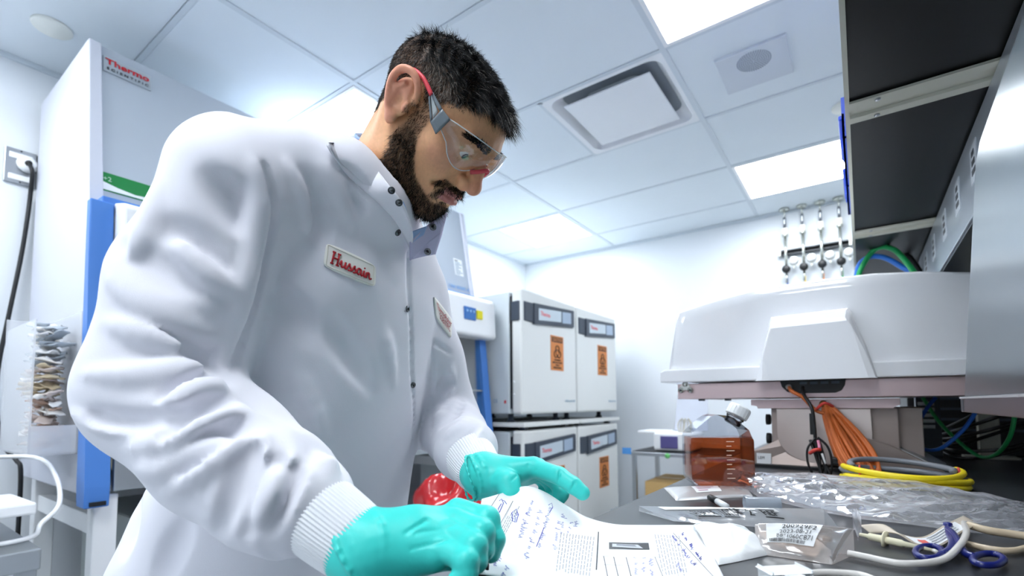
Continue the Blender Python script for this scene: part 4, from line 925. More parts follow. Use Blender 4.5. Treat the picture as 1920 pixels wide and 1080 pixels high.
# strands -----------------------------------------------------------
def strands(name, roots, dirs, lens, width, cols, m, parent, bend=None, seg=3):
    n = len(roots); d = dirs/np.linalg.norm(dirs, axis=1)[:, None]; b = np.zeros_like(d) if bend is None else bend
    t = np.linspace(0, 1, seg+1); r0 = rng.normal(size=(n, 3)); s1 = np.cross(d, r0); s1 /= np.linalg.norm(s1, axis=1)[:, None]; s2 = np.cross(d, s1)
    V = []; Cc = []
    for j, tj in enumerate(t):
        c = roots+d*(lens*tj)[:, None]+b*(lens*tj*tj)[:, None]; w = width*(1-.85*tj**1.5)
        for a in range(3):
            an = 2*math.pi*a/3; V.append(c+(s1*math.cos(an)+s2*math.sin(an))*np.reshape(w, (-1, 1)) if np.ndim(w) else c+(s1*math.cos(an)+s2*math.sin(an))*w); Cc.append(cols)
    V = np.stack(V, 1).reshape(-1, 3); Cc = np.stack(Cc, 1).reshape(-1, 3); k = 3*(seg+1); Q = []
    o = np.arange(n)*k
    for j in range(seg):
        for a in range(3): Q.append(np.stack([o+j*3+a, o+j*3+(a+1) % 3, o+(j+1)*3+(a+1) % 3, o+(j+1)*3+a], 1))
    return obj(name, npmesh(name, V, np.concatenate(Q), True, Cc), m, parent)
# sample surface points of the head
tri = np.concatenate([hq[:, [0, 1, 2]], hq[:, [0, 2, 3]]]); A3, B3, C3 = hv[tri[:, 0]], hv[tri[:, 1]], hv[tri[:, 2]]
fn_ = np.cross(B3-A3, C3-A3); ar = np.linalg.norm(fn_, axis=1); fn_ = fn_/np.maximum(ar, 1e-12)[:, None]
def sample(n):
    i = rng.choice(len(tri), n, p=ar/ar.sum()); u_, v_ = rng.random(n), rng.random(n); f = u_+v_ > 1; u_[f], v_[f] = 1-u_[f], 1-v_[f]
    P = A3[i]+(B3[i]-A3[i])*u_[:, None]+(C3[i]-A3[i])*v_[:, None]; return P, fn_[i]
m_hair = vc_mat('hair strands', .27, .4)
P, N = sample(120000)
hl = hairline(P)+rng.normal(0, .003, len(P)); isear = (np.abs(P[:, 0]) > .0765) & (P[:, 1] > -.045) & (P[:, 1] < .02) & (P[:, 2] < .052)
onneck = P[:, 2] < -.065
k = (hl > 0) & ~isear & ~onneck; P, N, hl = P[k], N[k], hl[k]
top = ss(.052, .082, P[:, 2]+.25*np.clip(P[:, 1]-.02, 0, 1))
keep = rng.random(len(P)) < (.75+.25*top); P, N, hl, top = P[keep], N[keep], hl[keep], top[keep]
flow = np.stack([-.25+0*P[:, 0], .75+0*P[:, 0], -.15-.9*ss(.06, .085, P[:, 1])], 1)
side_flow = np.stack([0*P[:, 0], .25+0*P[:, 0], -.75+0*P[:, 0]], 1)
clump = np.stack([np.sin(330*P[:, 1]+240*P[:, 2]), np.sin(360*P[:, 0]+133*P[:, 2]), np.sin(365*P[:, 1]-250*P[:, 0])], 1)
dirs = N*(.42+.12*top[:, None])+flow*top[:, None]+side_flow*(1-top)[:, None]+.22*rng.normal(size=P.shape)+.45*clump*top[:, None]
lens = (.0045+.0125*top+.012*ss(.05, .075, P[:, 1])*ss(.070, .085, P[:, 2]))*rng.uniform(.7, 1.2, len(P))*np.clip(.4+hl/.02, .4, 1)
grey = (rng.random(len(P)) < (.03+.42*(1-top)*ss(-.05, .05, P[:, 1])))
hc = np.where(grey[:, None], C_('#a59a90')*rng.uniform(.5, 1.1, (len(P), 1)), mix(np.tile(C_('#2c2019'), (len(P), 1)), C_('#060608'), np.clip(top*1.8, 0, 1))*rng.uniform(.6, 1.3, (len(P), 1)))
bend = (np.stack([.25*clump[:, 0], .2+.3*clump[:, 1], -.25-.2*clump[:, 2]], 1))*(.35+.5*top[:, None])
hair = strands('hair', H2W(P), dirs@HR.T, lens, .00030, hc, m_hair, person, bend@HR.T); hair['kind'] = 'stuff'
P, N = sample(130000); bm_ = beardmask(P); mo_ = (P[:, 2] > -.053) & (P[:, 1] > .083); keepb = (rng.random(len(P)) < bm_*np.where(mo_, 1.5, np.where(P[:, 2] > -.03, .36, .55))) & (P[:, 2] > -.135); P, N = P[keepb], N[keepb]
mo = (P[:, 2] > -.052) & (P[:, 1] > .085)
dirs = N*.55+np.stack([.15*np.sign(P[:, 0]), .25+0*P[:, 0], -.8+0*P[:, 0]], 1)*np.where(mo, .7, 1)[:, None]+np.where(mo[:, None], np.stack([.5*np.sign(P[:, 0]), 0*P[:, 0], 0*P[:, 0]], 1), 0)+.35*rng.normal(size=P.shape)
lens = np.where(mo, .006, .0095)*rng.uniform(.5, 1.2, len(P))*np.where(P[:, 2] > -.02, .6, 1)
bc_ = C_('#1c1512')*rng.uniform(.4, 1.5, (len(P), 1)); br = rng.random(len(P)) < np.where(P[:, 2] > -.03, .30, .05); bc_[br] = C_('#7d6a58')
bend = .25*rng.normal(size=P.shape)
beard = strands('beard', H2W(P), dirs@HR.T, lens, .00026, bc_, m_hair, person, bend@HR.T); beard['kind'] = 'stuff'
# sparse cheek stubble and brows
P, N = sample(60000); X = np.abs(P[:, 0])
brow = (np.abs(P[:, 2]-(.0345+.10*np.clip(X-.012, 0, .02)-.20*np.clip(X-.034, 0, .03))) < .0048-.05*np.clip(X-.03, 0, .1)) & (X > .011) & (X < .053) & (P[:, 1] > .06)
P, N, X = P[brow], N[brow], X[brow]
dirs = N*.35+np.stack([np.sign(P[:, 0])*1.0, -.35+0*X, .25-8*np.clip(X-.03, 0, .1)], 1)+.25*rng.normal(size=P.shape)
for rep in range(5):
    pass
P = np.concatenate([P+rng.normal(0, .0008, P.shape)*[1, .2, 1] for _ in range(7)]); dirs = np.tile(dirs, (7, 1))
eb = strands('eyebrows', H2W(P), dirs@HR.T, .008*rng.uniform(.6, 1.1, len(P)), .00024, C_('#1d1613')*rng.uniform(.5, 1.4, (len(P), 1)), m_hair, person); eb['kind'] = 'stuff'
# eyes
m_sclera = mat('eye white', '#e8e2dc', .15); m_iris = mat('iris', '#2b1c14', .1)
for s_ in (1, -1):
    c = np.array((s_*.032, .0795, .0125)); b = MB().ball(H2W(c), .0125, 12).build('eyeball', m_sclera, person)
    ed = H2W(c+np.array((0, .0125, -.0045)))-H2W(c); MB().lathe(H2W(c)+ed*.93, ed, [(.0058, 0), (.0052, .0006), (.0, .0011)], 16).build('iris', m_iris, b)
# ---------------------------------------------------------------- shirt and collar
m_shirt = mat('light blue shirt', '#9fbbe4', .7, bump=.2, bscale=600); m_navy = mat('navy undershirt', '#1b2740', .7); m_ci = mat('collar inside', '#cfcbe6', .7)
ax_n = Vector(nd); ux = (Vector((1, .25, 0))-ax_n*Vector((1, .25, 0)).dot(ax_n)).normalized(); uy = ax_n.cross(ux)   # ux: front, uy: his left
def collar(r0, r1, h0, h1, a0, a1, m, name, parent, th, fr=0., drop=0., lean=.35):
    def fn(s, q):
        a = math.radians(a0+(a1-a0)*s); r = r0+(r1-r0)*q; f = max(0, math.cos(a)); hh = h0+(h1-h0)*q-drop*f*f
        return Vector(NB)+ux*math.cos(a)*r*(1+fr*f)+uy*math.sin(a)*r+ax_n*hh
    return MB().grid(fn, 60, 6, th).build(name, m, parent)
def hug(p, lift=.004):
    q_, n_ = coat.surf(p[0], p[1]); return nA(*p) if q_ is None else q_+n_*lift
def strip(top_, bot_, name, m, parent, th, n=6, nv=8, bulge=0., hugs=()):
    T = smooth_path([nA(*p) for p in top_], n); B = smooth_path([hug(p) if i in hugs else nA(*p) for i, p in enumerate(bot_)], n); N_ = len(T)-1
    def fn(s, q):
        i_ = min(N_, int(round(s*N_))); c = T[i_]*(1-q)+B[i_]*q; o = (c-Vector(NB)); o.z = 0
        return c+o.normalized()*bulge*math.sin(math.pi*q)
    return MB().grid(fn, N_, nv, th).build(name, m, parent)
collar(.058, .060, -.05, .0, 0, 360, m_navy, 'undershirt_neck', person, .0015, .1, .035)
strip([(765, 330, .86), (715, 262, .84), (668, 250, .775), (690, 270, .745), (712, 298, .725), (735, 335, .715), (756, 376, .715), (768, 412, .725)],
      [(765, 390, .86), (715, 320, .84), (668, 280, .80), (684, 296, .755), (706, 320, .735), (730, 352, .722), (752, 390, .722), (767, 430, .73)], 'shirt_collar', m_shirt, person, .002)
cb = strip([(768, 340, .88), (712, 268, .86), (655, 254, .775), (678, 284, .715), (704, 314, .685), (728, 345, .672), (750, 378, .676), (766, 412, .695)],
      [(775, 440, .90), (700, 340, .87), (618, 272, .76), (640, 312, .685), (680, 355, .648), (712, 385, .636), (742, 420, .644), (767, 470, .672)], 'coat_collar', m_coat, lab, -.003, bulge=.004, hugs=(2, 3, 4, 5, 6, 7))
# ---------------------------------------------------------------- cuffs
def ribmat():
    m = mat('ribbed knit', '#eceff3', .8, sheen=.1); nt = m.node_tree; b = nt.nodes['Principled BSDF']
    uv = nt.nodes.new('ShaderNodeUVMap'); w = nt.nodes.new('ShaderNodeTexWave'); w.inputs['Scale'].default_value = 16; w.inputs['Distortion'].default_value = 0; nt.links.new(uv.outputs[0], w.inputs['Vector'])
    bp = nt.nodes.new('ShaderNodeBump'); bp.inputs['Strength'].default_value = .5; bp.inputs['Distance'].default_value = .0015; nt.links.new(w.outputs['Fac'], bp.inputs['Height']); nt.links.new(bp.outputs[0], b.inputs['Normal'])
    return m
m_rib = ribmat()
def cuff(a, b, ra, rb, parent, ridges=64, n=384):
    a, b = Vector(a), Vector(b); t = (b-a).normalized(); u_ = t.orthogonal().normalized(); w_ = t.cross(u_)
    def fn(s, q):
        an = 2*math.pi*s; r = ra+(rb-ra)*(q**.8)+.0007*math.sin(an*ridges)+.0015*math.sin(math.pi*q)
        if q > .97: r -= .003
        return a+(b-a)*q+(u_*math.cos(an)+w_*math.sin(an))*r
    return MB().grid(fn, n, 10).build('knit_cuff', mat('ribbed knit', '#eceff3', .8), parent)
cuff(lerp(ELR, WRR, .715), lerp(ELR, WRR, .985), .042, .036, lab)
cuff(lerp(ELL, WRL, .66), lerp(ELL, WRL, .96), .044, .035, lab, 60)

# ---------------------------------------------------------------- things sewn to the coat
def drape(corners, nu, nv, off, th, name, m, parent, round_=.0):
    (ax0, ay0), (bx, by), (cx2, cy2), (dx_, dy_) = corners    # tl, tr, br, bl
    def pix(s, q): return (ax0*(1-s)*(1-q)+bx*s*(1-q)+cx2*s*q+dx_*(1-s)*q, ay0*(1-s)*(1-q)+by*s*(1-q)+cy2*s*q+dy_*(1-s)*q)
    cache = {}
    def pt(s, q):
        key = (round(s, 4), round(q, 4))
        if key not in cache:
            p, n_ = coat.surf(*pix(s, q)); cache[key] = (p, n_)
        return cache[key]
    def fn(s, q):
        # rounded corners: pull the outline in
        if round_:
            S, T = 2*s-1, 2*q-1; k2 = round_*(abs(S)**4)*(abs(T)**4); S *= 1-k2*.12; T *= 1-k2*.35; s, q = (S+1)/2, (T+1)/2
        p, n_ = pt(s, q); return p+n_*off
    o = MB().grid(fn, nu, nv, -th).build(name, m, parent); return o, pt
def drape_text(s, pt, u0, u1, v0, v1, size, m, parent, shear=0., bold=0., off=.0025, kf=1.):
    cu = bpy.data.curves.new('lettering', 'FONT'); cu.body = s; cu.size = 1; cu.shear = shear; cu.offset = bold; cu.resolution_u = 2
    t = bpy.data.objects.new('lettering', cu); COL.objects.link(t); dg = bpy.context.evaluated_depsgraph_get(); dg.update()
    me = bpy.data.meshes.new_from_object(t.evaluated_get(dg)); bpy.data.objects.remove(t); bpy.data.curves.remove(cu)
    co = np.array([v_.co[:] for v_ in me.vertices]); lo, hi = co.min(0), co.max(0)
    for v_ in me.vertices:
        s2 = u0+(u1-u0)*(v_.co.x-lo[0])/(hi[0]-lo[0]); q2 = v1+(v0-v1)*(v_.co.y-lo[1])/(hi[1]-lo[1])
        p, n_ = pt(s2, q2); v_.co = p+n_*off
    me.materials.clear(); me.name = 'lettering'; return obj('lettering', me, m, parent)
m_patch = mat('patch twill', '#f4f3ec', .8, bump=.3, bscale=1500); m_thread = mat('red thread', '#b01f2a', .7, bump=.3, bscale=2000)
pa, pf = drape([(612, 454), (703, 497), (702, 541), (605, 501)], 24, 10, .0024, .002, 'name_patch', m_patch, lab, .5)
sc_ = [[(.25, 0), (.40, 1.75)], [(.05, 0), (.48, 0)], [(.2, 1.75), (.62, 1.75)], [(.95, 0), (1.1, 1.75)], [(.78, 0), (1.2, 0)], [(.9, 1.75), (1.32, 1.75)], [(.32, .9), (1.04, .9)],
       [(1.3, .3), (1.5, .95), (1.5, .3), (1.62, .05), (1.8, .15), (1.98, .5), (2.05, .95), (2.0, .3), (2.1, .05), (2.25, .15), (2.5, .8), (2.6, 1.0), (2.64, .7), (2.8, .35), (2.7, .05), (2.45, 0)], [(2.7, .05), (2.95, .15), (3.2, .8), (3.3, 1.0), (3.34, .7), (3.5, .35), (3.4, .05), (3.15, 0)],
       [(3.4, .05), (3.65, .2)], [(4.12, .85), (3.88, .95), (3.68, .6), (3.68, .2), (3.85, .02), (4.05, .25), (4.2, .9), (4.15, .3), (4.25, .05), (4.4, .15), (4.6, .9), (4.55, .3), (4.65, .05), (4.8, .15), (4.95, .9), (4.9, 0)], [(4.92, .3), (5.15, .9), (5.3, .8), (5.3, .3), (5.4, .05), (5.6, .2)], [(4.64, 1.3), (4.68, 1.42)]]
for st_ in sc_:
    pth = smooth_path([(a, b, 0) for a, b in st_], 4) if len(st_) > 2 else [Vector((*st_[0], 0)), Vector((*st_[1], 0))]
    q_ = [pf(.11+.80*p.x/5.65, .74-.46*p.y/1.75) for p in pth]
    MB().tube([Vector(a+b*.0034) for a, b in q_], .00125, 6).build('stitched_letter', m_thread, lab)
def edge_path(pf_, off, ins=.06):
    return [Vector(pf_(s, q)[0]+pf_(s, q)[1]*off) for s, q in [(ins+.02+(1-2*ins-.04)*i/16, ins*2) for i in range(17)]+[(1-ins, ins*2+.05+(1-4*ins-.1)*i/6) for i in range(7)]+[(1-ins-.02-(1-2*ins-.04)*i/16, 1-ins*2) for i in range(17)]+[(ins, 1-ins*2-.05-(1-4*ins-.1)*i/6) for i in range(7)]]
MB().tube(edge_path(pf, .0026, .045), .0007, 5, closed=True).build('patch_stitching', mat('patch stitching', '#e2e0d4', .8), lab)
pb, pf2 = drape([(811, 553), (846, 598), (845, 636), (817, 598)], 14, 8, .0022, .002, 'company_patch', m_patch, lab, .4)
drape_text('ThermoFisher', pf2, .10, .95, .20, .48, 1, m_thread, lab, bold=.01, off=.0032)
drape_text('SCIENTIFIC', pf2, .22, .88, .52, .80, 1, m_thread, lab, bold=.01, off=.0032)
m_snap = mat('snap metal', '#6c6f72', .25, .9); m_snapd = mat('snap centre', '#2f3234', .3, .7)
def snap(p, n_, r=.0055, parent=lab):
    o = MB().lathe(Vector(p)-Vector(n_)*.001, n_, [(r, 0), (r, .0022), (r*.8, .003), (r*.62, .0022), (r*.55, .0026)], 18).build('snap', m_snap, parent)
    MB().lathe(Vector(p)+Vector(n_)*.0012, n_, [(r*.34, 0), (r*.3, .002), (0, .0024)], 10).build('snap', m_snapd, parent)
for a, b in ((746, 436), (764, 579), (774, 722)):
    p, n_ = coat.surf(a, b)
    if p is not None: snap(p, n_)
# ================================================================== gloves
m_glove = mat('teal nitrile', '#3fdcd2', .42, bump=.12, bscale=220, spec=.45, vary=.04)
def glove(name, lo, hi, build, label=None):
    f = Field(lo, hi, .0018); build(f); return obj(name, f.mesh(name), m_glove, person)
# right hand: loose fist resting on the paper, back of the hand up
GW = lerp(ELR, WRR, .90)
R_IDX = [nA(858, 958, .520), nA(912, 974, .505), nA(926, 1012, .497), nA(920, 1036, .492)]
R_MID = [nA(852, 978, .500), nA(902, 998, .482), nA(904, 1030, .478), nA(884, 1046, .478)]
R_RNG = [nA(842, 1002, .480), nA(888, 1024, .462), nA(892, 1052, .458), nA(872, 1066, .458)]
R_LIT = [nA(832, 1030, .462), nA(874, 1052, .446), nA(876, 1074, .442), nA(858, 1086, .442)]
def rh(f):
    wr = WRR; arm = lerp(ELR, WRR, .86)
    f.cone(arm, wr, .0365, .034, .0, pad=.03)
    f.cone(wr, lerp(wr, R_MID[0], .5), .033, .030, .02)
    for fin, r0 in ((R_IDX, .021), (R_MID, .021), (R_RNG, .020), (R_LIT, .018)):
        f.cone(lerp(wr, fin[0], .1), lerp(fin[0], wr, .12)+np.array([0, 0, -.006]), .026, r0*.82, .016)
    for fin, r in ((R_IDX, .0128), (R_MID, .0130), (R_RNG, .0122), (R_LIT, .0108)):
        f.chain(fin, [r*1.08, r, r*.9, r*.82], .0035)
        f.ell(fin[1], (r*1.06,)*3, .004)
    # thumb under the hand, pointing to the pen
    th = [lerp(wr, R_IDX[0], .25)+np.array([.005, .010, -.022]), nA(850, 1040, .505), nA(893, 1052, .505)]
    f.chain(th, [.019, .0135, .011], .008)
    # wrinkles at the wrist
    ax = (R_MID[0]-wr); ax /= np.linalg.norm(ax)
    for k_, t_ in enumerate((-.016, -.008, .002, .014)):
        c = wr+ax*t_; u_ = np.cross(ax, [0, 0, 1.]); u_ /= np.linalg.norm(u_); w_ = np.cross(ax, u_)
        P = [c+(u_*math.cos(a)+w_*math.sin(a))*.0355+ax*.006*math.sin(a*2+k_) for a in np.linspace(0, 6.28, 24)]
        f.chain(P, [.0016]*24, .004, 'u', .01)
    # creases from the knuckles
    for a, b in (((852, 985), (780, 1000)), ((840, 1012), (770, 1030)), ((800, 975), (760, 1000))):
        pa_, _ = f.surf(*a); pb_, _ = f.surf(*b)
        if pa_ is not None and pb_ is not None: f.cone(pa_, pb_, .0014, .0008, .003, 's', .01)
rlo = np.minimum.reduce([WRR, *R_IDX, *R_LIT])-.075; rhi = np.maximum.reduce([WRR, *R_IDX, *R_LIT])+.06
glove('right_glove', rlo, rhi, rh)
# left hand: reaching over the far edge of the paper
L_MCP = [nA(1000, 876, .735), nA(1008, 878, .765), nA(1010, 884, .79), nA(1005, 890, .81)]
L_IDX = [L_MCP[0], nA(1048, 892, .70), nA(1075, 910, .685), nA(1092, 924, .678)]
L_MID = [L_MCP[1], nA(1046, 906, .755), nA(1052, 926, .745), nA(1046, 938, .742)]
L_RNG = [L_MCP[2], nA(1034, 908, .785), nA(1036, 926, .778), nA(1028, 936, .775)]
L_LIT = [L_MCP[3], nA(1022, 906, .81), nA(1022, 920, .805), nA(1014, 928, .80)]
L_TH = [nA(930, 900, .735), nA(952, 906, .705), nA(958, 926, .695), nA(955, 945, .69)]
def lh(f):
    f.cone(lerp(ELL, WRL, .88), WRL, .035, .032, 0, pad=.03)
    for m_, r in zip(L_MCP, (.019, .019, .018, .016)): f.cone(WRL+(np.array(m_)-WRL)*.08, m_, .027, r*.85, .014)
    for fin, r in ((L_IDX, .0125), (L_MID, .0125), (L_RNG, .0118), (L_LIT, .0105)): f.chain(fin, [r*1.15, r*1.02, r*.94, r*.85], .004)
    f.chain(L_TH, [.024, .0165, .0135, .0115], .010)
    ax = (L_MCP[1]-WRL); ax /= np.linalg.norm(ax)
    for k_, t_ in enumerate((-.022, -.012, -.003)):
        c = WRL+ax*t_; u_ = np.cross(ax, [0, 0, 1.]); u_ /= np.linalg.norm(u_); w_ = np.cross(ax, u_)
        f.chain([c+(u_*math.cos(a)+w_*math.sin(a))*.0335+ax*.004*math.sin(a*2+k_) for a in np.linspace(0, 6.28, 24)], [.0014]*24, .004, 'u', .01)
    for a, b in (((990, 872), (960, 900)), ((1005, 880), (975, 915)), ((1050, 885), (1046, 905)), ((1078, 905), (1070, 920))):
        pa_, _ = f.surf(*a); pb_, _ = f.surf(*b)
        if pa_ is not None and pb_ is not None: f.cone(pa_, pb_, .0012, .0008, .003, 's', .01)
al = [WRL, *L_MCP, *L_IDX, *L_LIT, *L_TH]
glove('left_glove', np.minimum.reduce(al)-.06, np.maximum.reduce(al)+.05, lh)
# pen in the right fist
pen = thing('pen', nA(912, 1060, .50), 'thin dark pen held in the right glove', 'pen')
pa_, pb_ = nA(915, 1068, .497), nA(880, 1012, .545)
MB().tube([pa_, lerp(pa_, pb_, .12), pb_], [.001, .0042, .0042], 10).build('barrel', mat('pen black', '#20242a', .3), pen)

# ---------------------------------------------------------------- far collar flap with snaps
m_cshade = mat('shaded collar cloth', '#c9c6e2', .75)  # coat cloth; the lilac shade inside the collar is put into this colour
def flap(pts, name, m, parent, th=.0025, nu=10, nv=8, bulge=.006):
    A, B, C2, D = [np.array(p) for p in pts]
    nrm = np.cross(B-A, D-A); nrm /= np.linalg.norm(nrm)
    return MB().grid(lambda s, q: A*(1-s)*(1-q)+B*s*(1-q)+C2*s*q+D*(1-s)*q+nrm*bulge*math.sin(math.pi*s)*math.cos(1.5*q), nu, nv, th).build(name, m, parent)
flap([nA(768, 452, .755), nA(838, 398, .79), nA(828, 432, .80), nA(768, 488, .765)], 'far_collar_stand', m_cshade, lab)
flap([nA(768, 486, .763), nA(829, 432, .80), nA(815, 476, .81), nA(770, 484, .775)], 'far_lapel', m_cshade, lab, bulge=.002)
flap([nA(768, 436, .752), nA(800, 424, .775), nA(792, 440, .775), nA(768, 458, .757)], 'shirt_front', m_shirt, person, bulge=.002)
for a, b, d in ((812, 426, .778), (802, 472, .785)): snap(nA(a, b, d), -CF)
for a, b in ((734, 357), (748, 380)):
    d_ = ray(a, b); snap(nA(a, b, .652 if a < 740 else .656), -d_/np.linalg.norm(d_), .005)
# ---------------------------------------------------------------- trousers and shoes
m_tr = mat('dark trousers', '#2b3038', .8)
tr = Field((-1.1, .2, .02), (-.55, .80, .62), .008)
for s_ in (-1, 1):
    hip = np.array([-.80+.03*s_, .49-.10*s_, .60]); tr.chain([hip, hip+[0, 0, -.28], hip+[-.01, 0, -.53]], [.095, .075, .06], .02)
obj('trousers', tr.mesh('trousers'), m_tr, person)
for s_ in (-1, 1):
    c = np.array([-.80+.03*s_, .49-.10*s_, 0]); sh = Field(c+[-.13, -.08, -.02], c+[.22, .08, .12], .006)
    sh.cone(c+[-.05, 0, .045], c+[.14, 0, .035], .045, .034, .01); sh.cone(c+[-.03, 0, .05], c+[-.02, 0, .10], .048, .048, .02)
    sh.F[:] = np.maximum(sh.F, -(sh.pts()[2]-.001)); obj('shoe', sh.mesh('shoe'), mat('shoe leather', '#1c1a19', .4), person)

# ================================================================== safety glasses
def thin_glass(name, tint=(1, 1, 1), gl=.12):
    m = bpy.data.materials.new(name); m.use_nodes = True; nt = m.node_tree; nt.nodes.clear()
    o = nt.nodes.new('ShaderNodeOutputMaterial'); t = nt.nodes.new('ShaderNodeBsdfTransparent'); t.inputs[0].default_value = (*tint, 1)
    g_ = nt.nodes.new('ShaderNodeBsdfGlossy'); g_.inputs['Roughness'].default_value = .03
    fr = nt.nodes.new('ShaderNodeFresnel'); fr.inputs[0].default_value = 1.5; ad = nt.nodes.new('ShaderNodeMath'); ad.operation = 'MULTIPLY_ADD'; ad.inputs[1].default_value = 1.0; ad.inputs[2].default_value = gl-.04
    nt.links.new(fr.outputs[0], ad.inputs[0]); ad.use_clamp = True
    mx = nt.nodes.new('ShaderNodeMixShader'); nt.links.new(ad.outputs[0], mx.inputs[0]); nt.links.new(t.outputs[0], mx.inputs[1]); nt.links.new(g_.outputs[0], mx.inputs[2]); nt.links.new(mx.outputs[0], o.inputs[0])
    return m
m_lens = thin_glass('clear lens', (.93, .95, .96), .10); m_rim = mat('clear rim plastic', '#eef3f6', .1, alpha=.55); m_tgrey = mat('temple grey', '#6b757c', .35); m_tred = mat('temple red', '#d8434f', .4); m_tclear = mat('temple clear', '#b9c4c8', .2, alpha=.7); m_nose = mat('nose piece red', '#e0525e', .3, alpha=.85)
gls = thing('safety_glasses', H2W((0, .1, .02)), 'clear wraparound safety glasses with grey and red temples on the man\'s face', 'glasses')
def lens_pt(a, q):
    """a: -1..1 across (his right = +), q: 0 top .. 1 bottom"""
    aa = abs(a); x_ = .0765*math.sin(aa*1.5)/math.sin(1.5)*(1 if a > 0 else -1); y_ = .115-.056*(1-math.cos(aa*1.5))/(1-math.cos(1.5))
    top_ = .044-.012*aa**2.2; bot_ = .004-.016*math.sin(min(1, max(0, (aa-.08)/.6))*math.pi)*(1 if aa < .68 else 1)+.018*max(0, aa-.62)/.38
    z_ = top_*(1-q)+bot_*q
    return H2W((x_, y_-.010*q*q+.004*math.sin(math.pi*q), z_))
MB().grid(lambda s, q: lens_pt(2*s-1, q), 60, 10).build('lens', m_lens, gls)
for q in (0, 1): MB().tube([lens_pt(2*s/40-1, q) for s in range(41)], .0009, 6).build('lens_edge', m_rim, gls)
for sg in (1, -1):
    MB().tube([lens_pt(sg*.985, q/6) for q in range(7)], .0016, 6).build('lens_edge', m_rim, gls)
    hx = lambda p: Vector(H2W((sg*p[0], p[1], p[2])))
    def temple(A, B, th, name, m):
        MB().grid(lambda s, q: hx([a_*(1-s)+b_*s for a_, b_ in zip([A[0][i]*(1-q)+A[1][i]*q for i in range(3)], [B[0][i]*(1-q)+B[1][i]*q for i in range(3)])]), 6, 4, th).build(name, m, gls)
    temple([(.0775, .066, .034), (.0775, .062, .006)], [(.0815, .050, .0355), (.0810, .047, .012)], .003, 'temple_hinge', m_tgrey)
    temple([(.0815, .050, .0355), (.0815, .049, .031)], [(.0835, .024, .0415), (.0835, .024, .038)], .003, 'temple_bar', m_tgrey)
    temple([(.0810, .047, .016), (.0810, .047, .012)], [(.0835, .024, .036), (.0835, .024, .033)], .003, 'temple_bar', m_tgrey)
    temple([(.0813, .047, .029), (.0810, .047, .018)], [(.0833, .026, .038), (.0833, .026, .036)], .0015, 'temple_window', m_tclear)
    MB().tube(smooth_path([hx(p) for p in ((.0835, .026, .0378), (.0845, .012, .0425), (.0845, -.002, .0445), (.082, -.022, .040), (.079, -.042, .020))], 6), [.0032]*25, 8).build('temple_tip', m_tred, gls)
    MB().tube(smooth_path([hx(p) for p in ((.004, .1155, .012), (.010, .112, .005), (.0165, .105, -.004))], 5), .0032, 8).build('nose_pad', m_nose, gls)
MB().tube(smooth_path([H2W(p) for p in ((-.006, .1155, .011), (0, .1165, .014), (.006, .1155, .011))], 4), .003, 8).build('nose_bridge', m_nose, gls)
# ================================================================== things on the bench
def bz(x, y, h=0.): return Vector(onz(x, y, BZ+h))
def film(name, tint, alpha, rough=.12, bump=.5, bscale=60.):
    if name in MATS: return MATS[name]
    m = bpy.data.materials.new(name); m.use_nodes = True; nt = m.node_tree; nt.nodes.clear(); c = (*lin(tint), 1)
    o = nt.nodes.new('ShaderNodeOutputMaterial'); t = nt.nodes.new('ShaderNodeBsdfTransparent'); d = nt.nodes.new('ShaderNodeBsdfPrincipled'); d.inputs['Base Color'].default_value = c; d.inputs['Roughness'].default_value = .5
    tl = nt.nodes.new('ShaderNodeBsdfTranslucent'); tl.inputs[0].default_value = c
    g_ = nt.nodes.new('ShaderNodeBsdfGlossy'); g_.inputs['Roughness'].default_value = rough
    tc = nt.nodes.new('ShaderNodeTexCoord'); v = nt.nodes.new('ShaderNodeTexVoronoi'); v.feature = 'DISTANCE_TO_EDGE'; v.inputs['Scale'].default_value = bscale*.6; n = nt.nodes.new('ShaderNodeTexNoise'); n.inputs['Scale'].default_value = bscale*.4
    ad = nt.nodes.new('ShaderNodeMath'); ad.operation = 'MULTIPLY_ADD'; ad.inputs[1].default_value = .6
    nt.links.new(tc.outputs['Object'], v.inputs['Vector']); nt.links.new(tc.outputs['Object'], n.inputs['Vector']); nt.links.new(v.outputs['Distance'], ad.inputs[0]); nt.links.new(n.outputs['Fac'], ad.inputs[2])
    bp = nt.nodes.new('ShaderNodeBump'); bp.inputs['Strength'].default_value = bump; bp.inputs['Distance'].default_value = .0022; nt.links.new(ad.outputs[0], bp.inputs['Height'])
    for q in (d, g_, tl): nt.links.new(bp.outputs[0], q.inputs['Normal'])
    fr = nt.nodes.new('ShaderNodeFresnel'); fr.inputs[0].default_value = 1.6; nt.links.new(bp.outputs[0], fr.inputs['Normal'])
    m0 = nt.nodes.new('ShaderNodeMixShader'); m0.inputs[0].default_value = .4; nt.links.new(d.outputs[0], m0.inputs[1]); nt.links.new(tl.outputs[0], m0.inputs[2])
    m1 = nt.nodes.new('ShaderNodeMixShader'); m1.inputs[0].default_value = alpha; nt.links.new(t.outputs[0], m1.inputs[1]); nt.links.new(m0.outputs[0], m1.inputs[2])
    fa = nt.nodes.new('ShaderNodeMath'); fa.operation = 'MULTIPLY_ADD'; fa.inputs[1].default_value = .45; fa.inputs[2].default_value = .05; fa.use_clamp = True; nt.links.new(fr.outputs[0], fa.inputs[0])
    m2 = nt.nodes.new('ShaderNodeMixShader'); nt.links.new(fa.outputs[0], m2.inputs[0]); nt.links.new(m1.outputs[0], m2.inputs[1]); nt.links.new(g_.outputs[0], m2.inputs[2]); nt.links.new(m2.outputs[0], o.inputs[0])
    MATS[name] = m; return m
